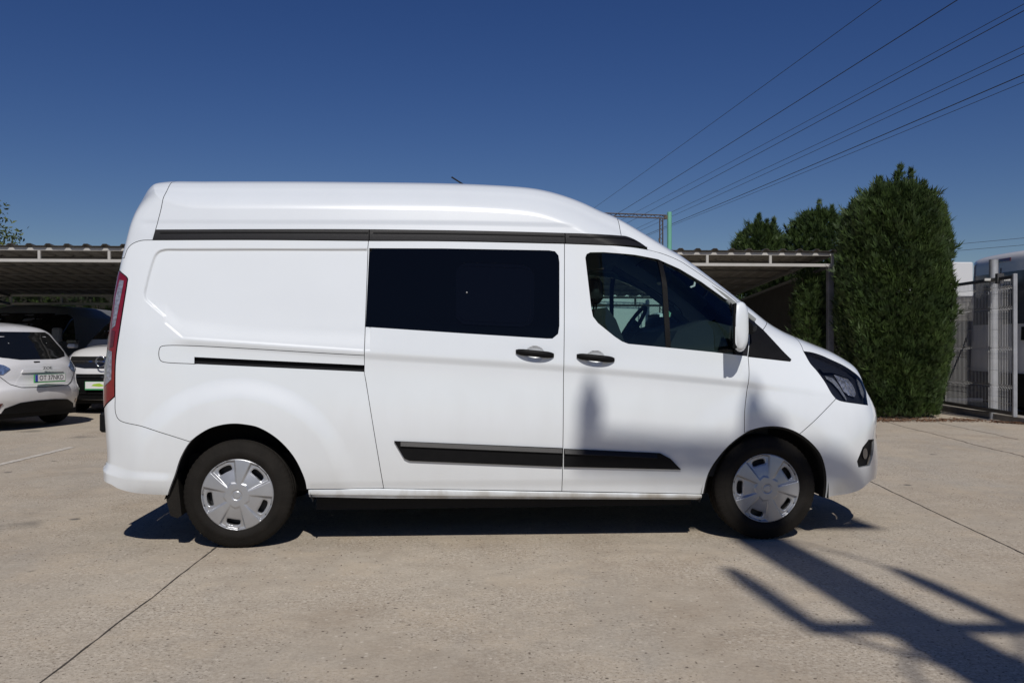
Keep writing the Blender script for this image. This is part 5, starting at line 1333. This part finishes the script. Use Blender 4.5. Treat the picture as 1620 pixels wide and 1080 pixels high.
# shaded van further left
DV = gen_van(4.97, 2.05, 1.97, 1.16)
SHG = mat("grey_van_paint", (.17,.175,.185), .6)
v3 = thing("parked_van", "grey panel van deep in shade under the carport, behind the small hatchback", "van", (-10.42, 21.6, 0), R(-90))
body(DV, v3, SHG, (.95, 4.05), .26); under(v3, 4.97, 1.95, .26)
for x in (.95, 4.05):
    for y in (-.85, .85): simple_wheel(v3, x, y, .33)
end_patch(DV, "windscreen", [(-.80,1.34),(-.70,1.86),(.70,1.86),(.80,1.34)], GLS, v3, rear=False)
side_glass(DV, v3, [(2.72,1.32),(2.68,1.76),(2.78,1.84),(3.1,1.82),(3.42,1.66),(3.80,1.38),(3.78,1.30),(2.9,1.25)])
for s in (-1, 1): mb = MB(); mb.box((3.62, s*1.07-.10, 1.24), (3.72, s*1.07+.10, 1.54), bev=.03); mb.build("door_mirror", SHG, v3)
# white box truck beyond the carport, glimpsed through the cab
t = thing("box_truck", "white box truck beyond the carport, glimpsed through the big van's cab windows", "truck", (3.5, 25.2, 0))
mb = MB(); mb.box((-2.3, -1.2, .95), (2.2, 1.2, 3.35), bev=.02); mb.build("cargo_box", CARW, t)
mb = MB(); mb.box((-4.1, -1.05, .55), (-2.4, 1.05, 2.5), bev=.25); mb.build("cab", CARW, t)
mb = MB(); mb.box((-3.6, -1.07, 1.5), (-2.7, -1.052, 2.15)); mb.build("side_window", GLS, t)
mb = MB(); mb.box((-4.0, -.4, .5), (2.1, .4, .9)); mb.build("chassis", BLACK, t)
for x in (-3.3, 1.2):
    for y in (-.92, .92): simple_wheel(t, x, y, .42, .26)
# big van at the right edge, tail facing left
BV = gen_van(5.9, 2.76, 2.05, 1.3, wide=True)
v4 = thing("high_roof_van", "large pale high-roof van showing its shaded tail at the right edge, behind the wire gate", "van", (8.22, 14.75, 0), R(2))
body(BV, v4, mat("pale_van_paint", (.66,.66,.66), .4, coat=1), (1.1, 4.9), .50); under(v4, 5.9, 2.0, .4)
for x in (1.1, 4.9):
    for y in (-.88, .88): simple_wheel(v4, x, y, .35)
end_patch(BV, "rear_window", [(.06,1.55),(.06,2.42),(.80,2.42),(.86,1.55)], mat("tinted_rear_glass", (.06,.068,.08), .12), v4, off=.006)
end_patch(BV, "rear_window", [(-.06,1.55),(-.06,2.42),(-.80,2.42),(-.86,1.55)], MATS["tinted_rear_glass"], v4, off=.006)
side_glass(BV, v4, [(4.05,1.50),(4.05,2.10),(4.35,2.12),(4.95,1.62),(4.90,1.48)])
end_patch(BV, "windscreen", [(-.84,1.58),(-.74,2.35),(.74,2.35),(.84,1.58)], GLS, v4, rear=False)
end_patch(BV, "brake_light", [(-.26,2.60),(-.26,2.655),(.22,2.655),(.22,2.60)], REDD, v4, off=.014)
end_patch(BV, "door_hinge", [(-.74,1.28),(-.74,1.50),(-.64,1.50),(-.64,1.28)], PLASTIC, v4, off=.05, thick=.06)
end_patch(BV, "door_handle", [(.10,1.08),(.10,1.24),(.26,1.24),(.18,1.08)], PLASTIC, v4, off=.03)
end_patch(BV, "door_gap", [(-.005,.55),(-.005,2.5),(.005,2.5),(.005,.55)], GAP, v4, off=.008, thick=.002)
end_patch(BV, "rear_bumper", [(-.9,.38),(-.94,.74),(.94,.74),(.9,.38)], PLASTIC, v4, off=.05, thick=.1)
# dark grey van parked across, and a white truck behind it
GV = gen_van(5.2, 2.16, 1.95, 1.16)
v5 = thing("parked_van", "dark grey van side-on behind the wire gate, below the white box", "van", (7.0, 17.6, 0), 0)
body(GV, v5, mat("dark_grey_paint", (.045,.042,.039), .6), (1.0, 4.2), .42); under(v5, 5.2, 1.9, .3)
for x in (1.0, 4.2):
    for y in (-.84, .84): simple_wheel(v5, x, y, .33, cap=RIM.materials[0])
t = thing("box_truck", "white truck box standing behind the dark grey van, beside the tall thuja", "truck", (9.85, 23, 0))
mb = MB(); mb.box((-1.2, -2.2, 1.0), (1.15, 2.6, 3.15), bev=.02); mb.build("cargo_box", CARW, t)
mb = MB(); mb.box((-1.0, -2.1, .5), (1.0, 4.2, .99)); mb.build("chassis", BLACK, t)
mb = MB(); mb.box((-1.05, 2.75, .6), (1.05, 4.4, 2.4), bev=.2); mb.build("cab", CARW, t)
for y in (-1.2, 3.4):
    for x in (-.95, .95):
        mb = MB(); mb.lathe([(-.13,0),(-.13,.38),(-.09,.42),(.09,.42),(.13,.38),(.13,0)], 24, 'x'); mb.build("wheel", TYRE_M, t, loc=(x, y, .42), smooth=35)

# ---------------- gate and posts ----------------
GF = mat("gate_frame_dark", (.05,.05,.052), .5, var=.2); GL = mat("galvanised", (.38,.39,.41), .5, metal=.4, var=.15); WIR = mat("gate_wire", (.60,.60,.60), .5, metal=.3)
gt = thing("wire_gate", "open metal gate with welded wire mesh in a dark frame, right of the tall thuja", "gate", (7.72, 13.42, 0), R(86.6))
Lg, zb, zt = 2.45, .12, 2.28
for nm, a, b, m in (("top_rail", (0,-.02,zt-.05), (Lg,.02,zt), GF), ("bottom_rail", (0,-.02,zb), (Lg,.02,zb+.06), GF), ("far_stile", (Lg-.05,-.021,zb+.062), (Lg,.021,zt-.052), GF)):
    mb = MB(); mb.box(a, b, bev=.004); mb.build(nm, m, gt)
mb = MB(); mb.box((-.052, -.03, zb-.02), (-.002, .03, zt+.02), bev=.004); mb.build("near_stile", GL, gt)
def wire_mesh_pts(z0, z1, bends=(.55, 1.15, 1.78, 2.1)):
    pts = [(0, 0, z0)]
    for b in bends:
        if z0+.1 < b < z1-.04: pts += [(0, 0, b-.035), (0, -.028, b), (0, 0, b+.035)]
    return pts+[(0, 0, z1)]
mb = MB(); mb.path(wire_mesh_pts(zb+.05, zt-.05), .0028, 5); WM = mb.mesh("wire", WIR)
for k in range(1, 49): link("wire", WM, gt, loc=(k*.05, 0, 0))
for z in (.30, .55, .80, 1.15, 1.45, 1.78, 2.02, 2.12):
    mb = MB(); mb.tube((0, .004, z), (Lg-.05, .004, z), .0028, n=5); mb.build("cross_wire", WIR, gt)
mb = MB(); mb.box((.42, -.06, 2.18), (.50, .04, 2.34)); mb.build("latch", GF, gt)
gpo = thing("gate_post", "round grey galvanised post standing behind the wire gate", "post", (7.84, 14.2, 0))
mb = MB(); mb.tube((0, 0, 0), (0, 0, 2.58), .068, n=24); mb.tube((0, 0, 2.58), (0, 0, 2.59), .07, n=24); mb.build("tube", GL, gpo, smooth=40)
mb = MB(); mb.box((-.20, -.10, 2.24), (.22, -.07, 2.28)); mb.build("guide_bracket", mat("bracket_white", (.5,.5,.48), .5), gpo)
# low kerb under the gate and the yard's edge strip
mb = MB(); mb.box((7.80, 10.0, 0), (8.02, 16.2, .10), bev=.01); k_ = mb.build("kerb", mat("kerb_concrete", (.26,.24,.21), .9, var=.2, bump=.4)); struct(k_)
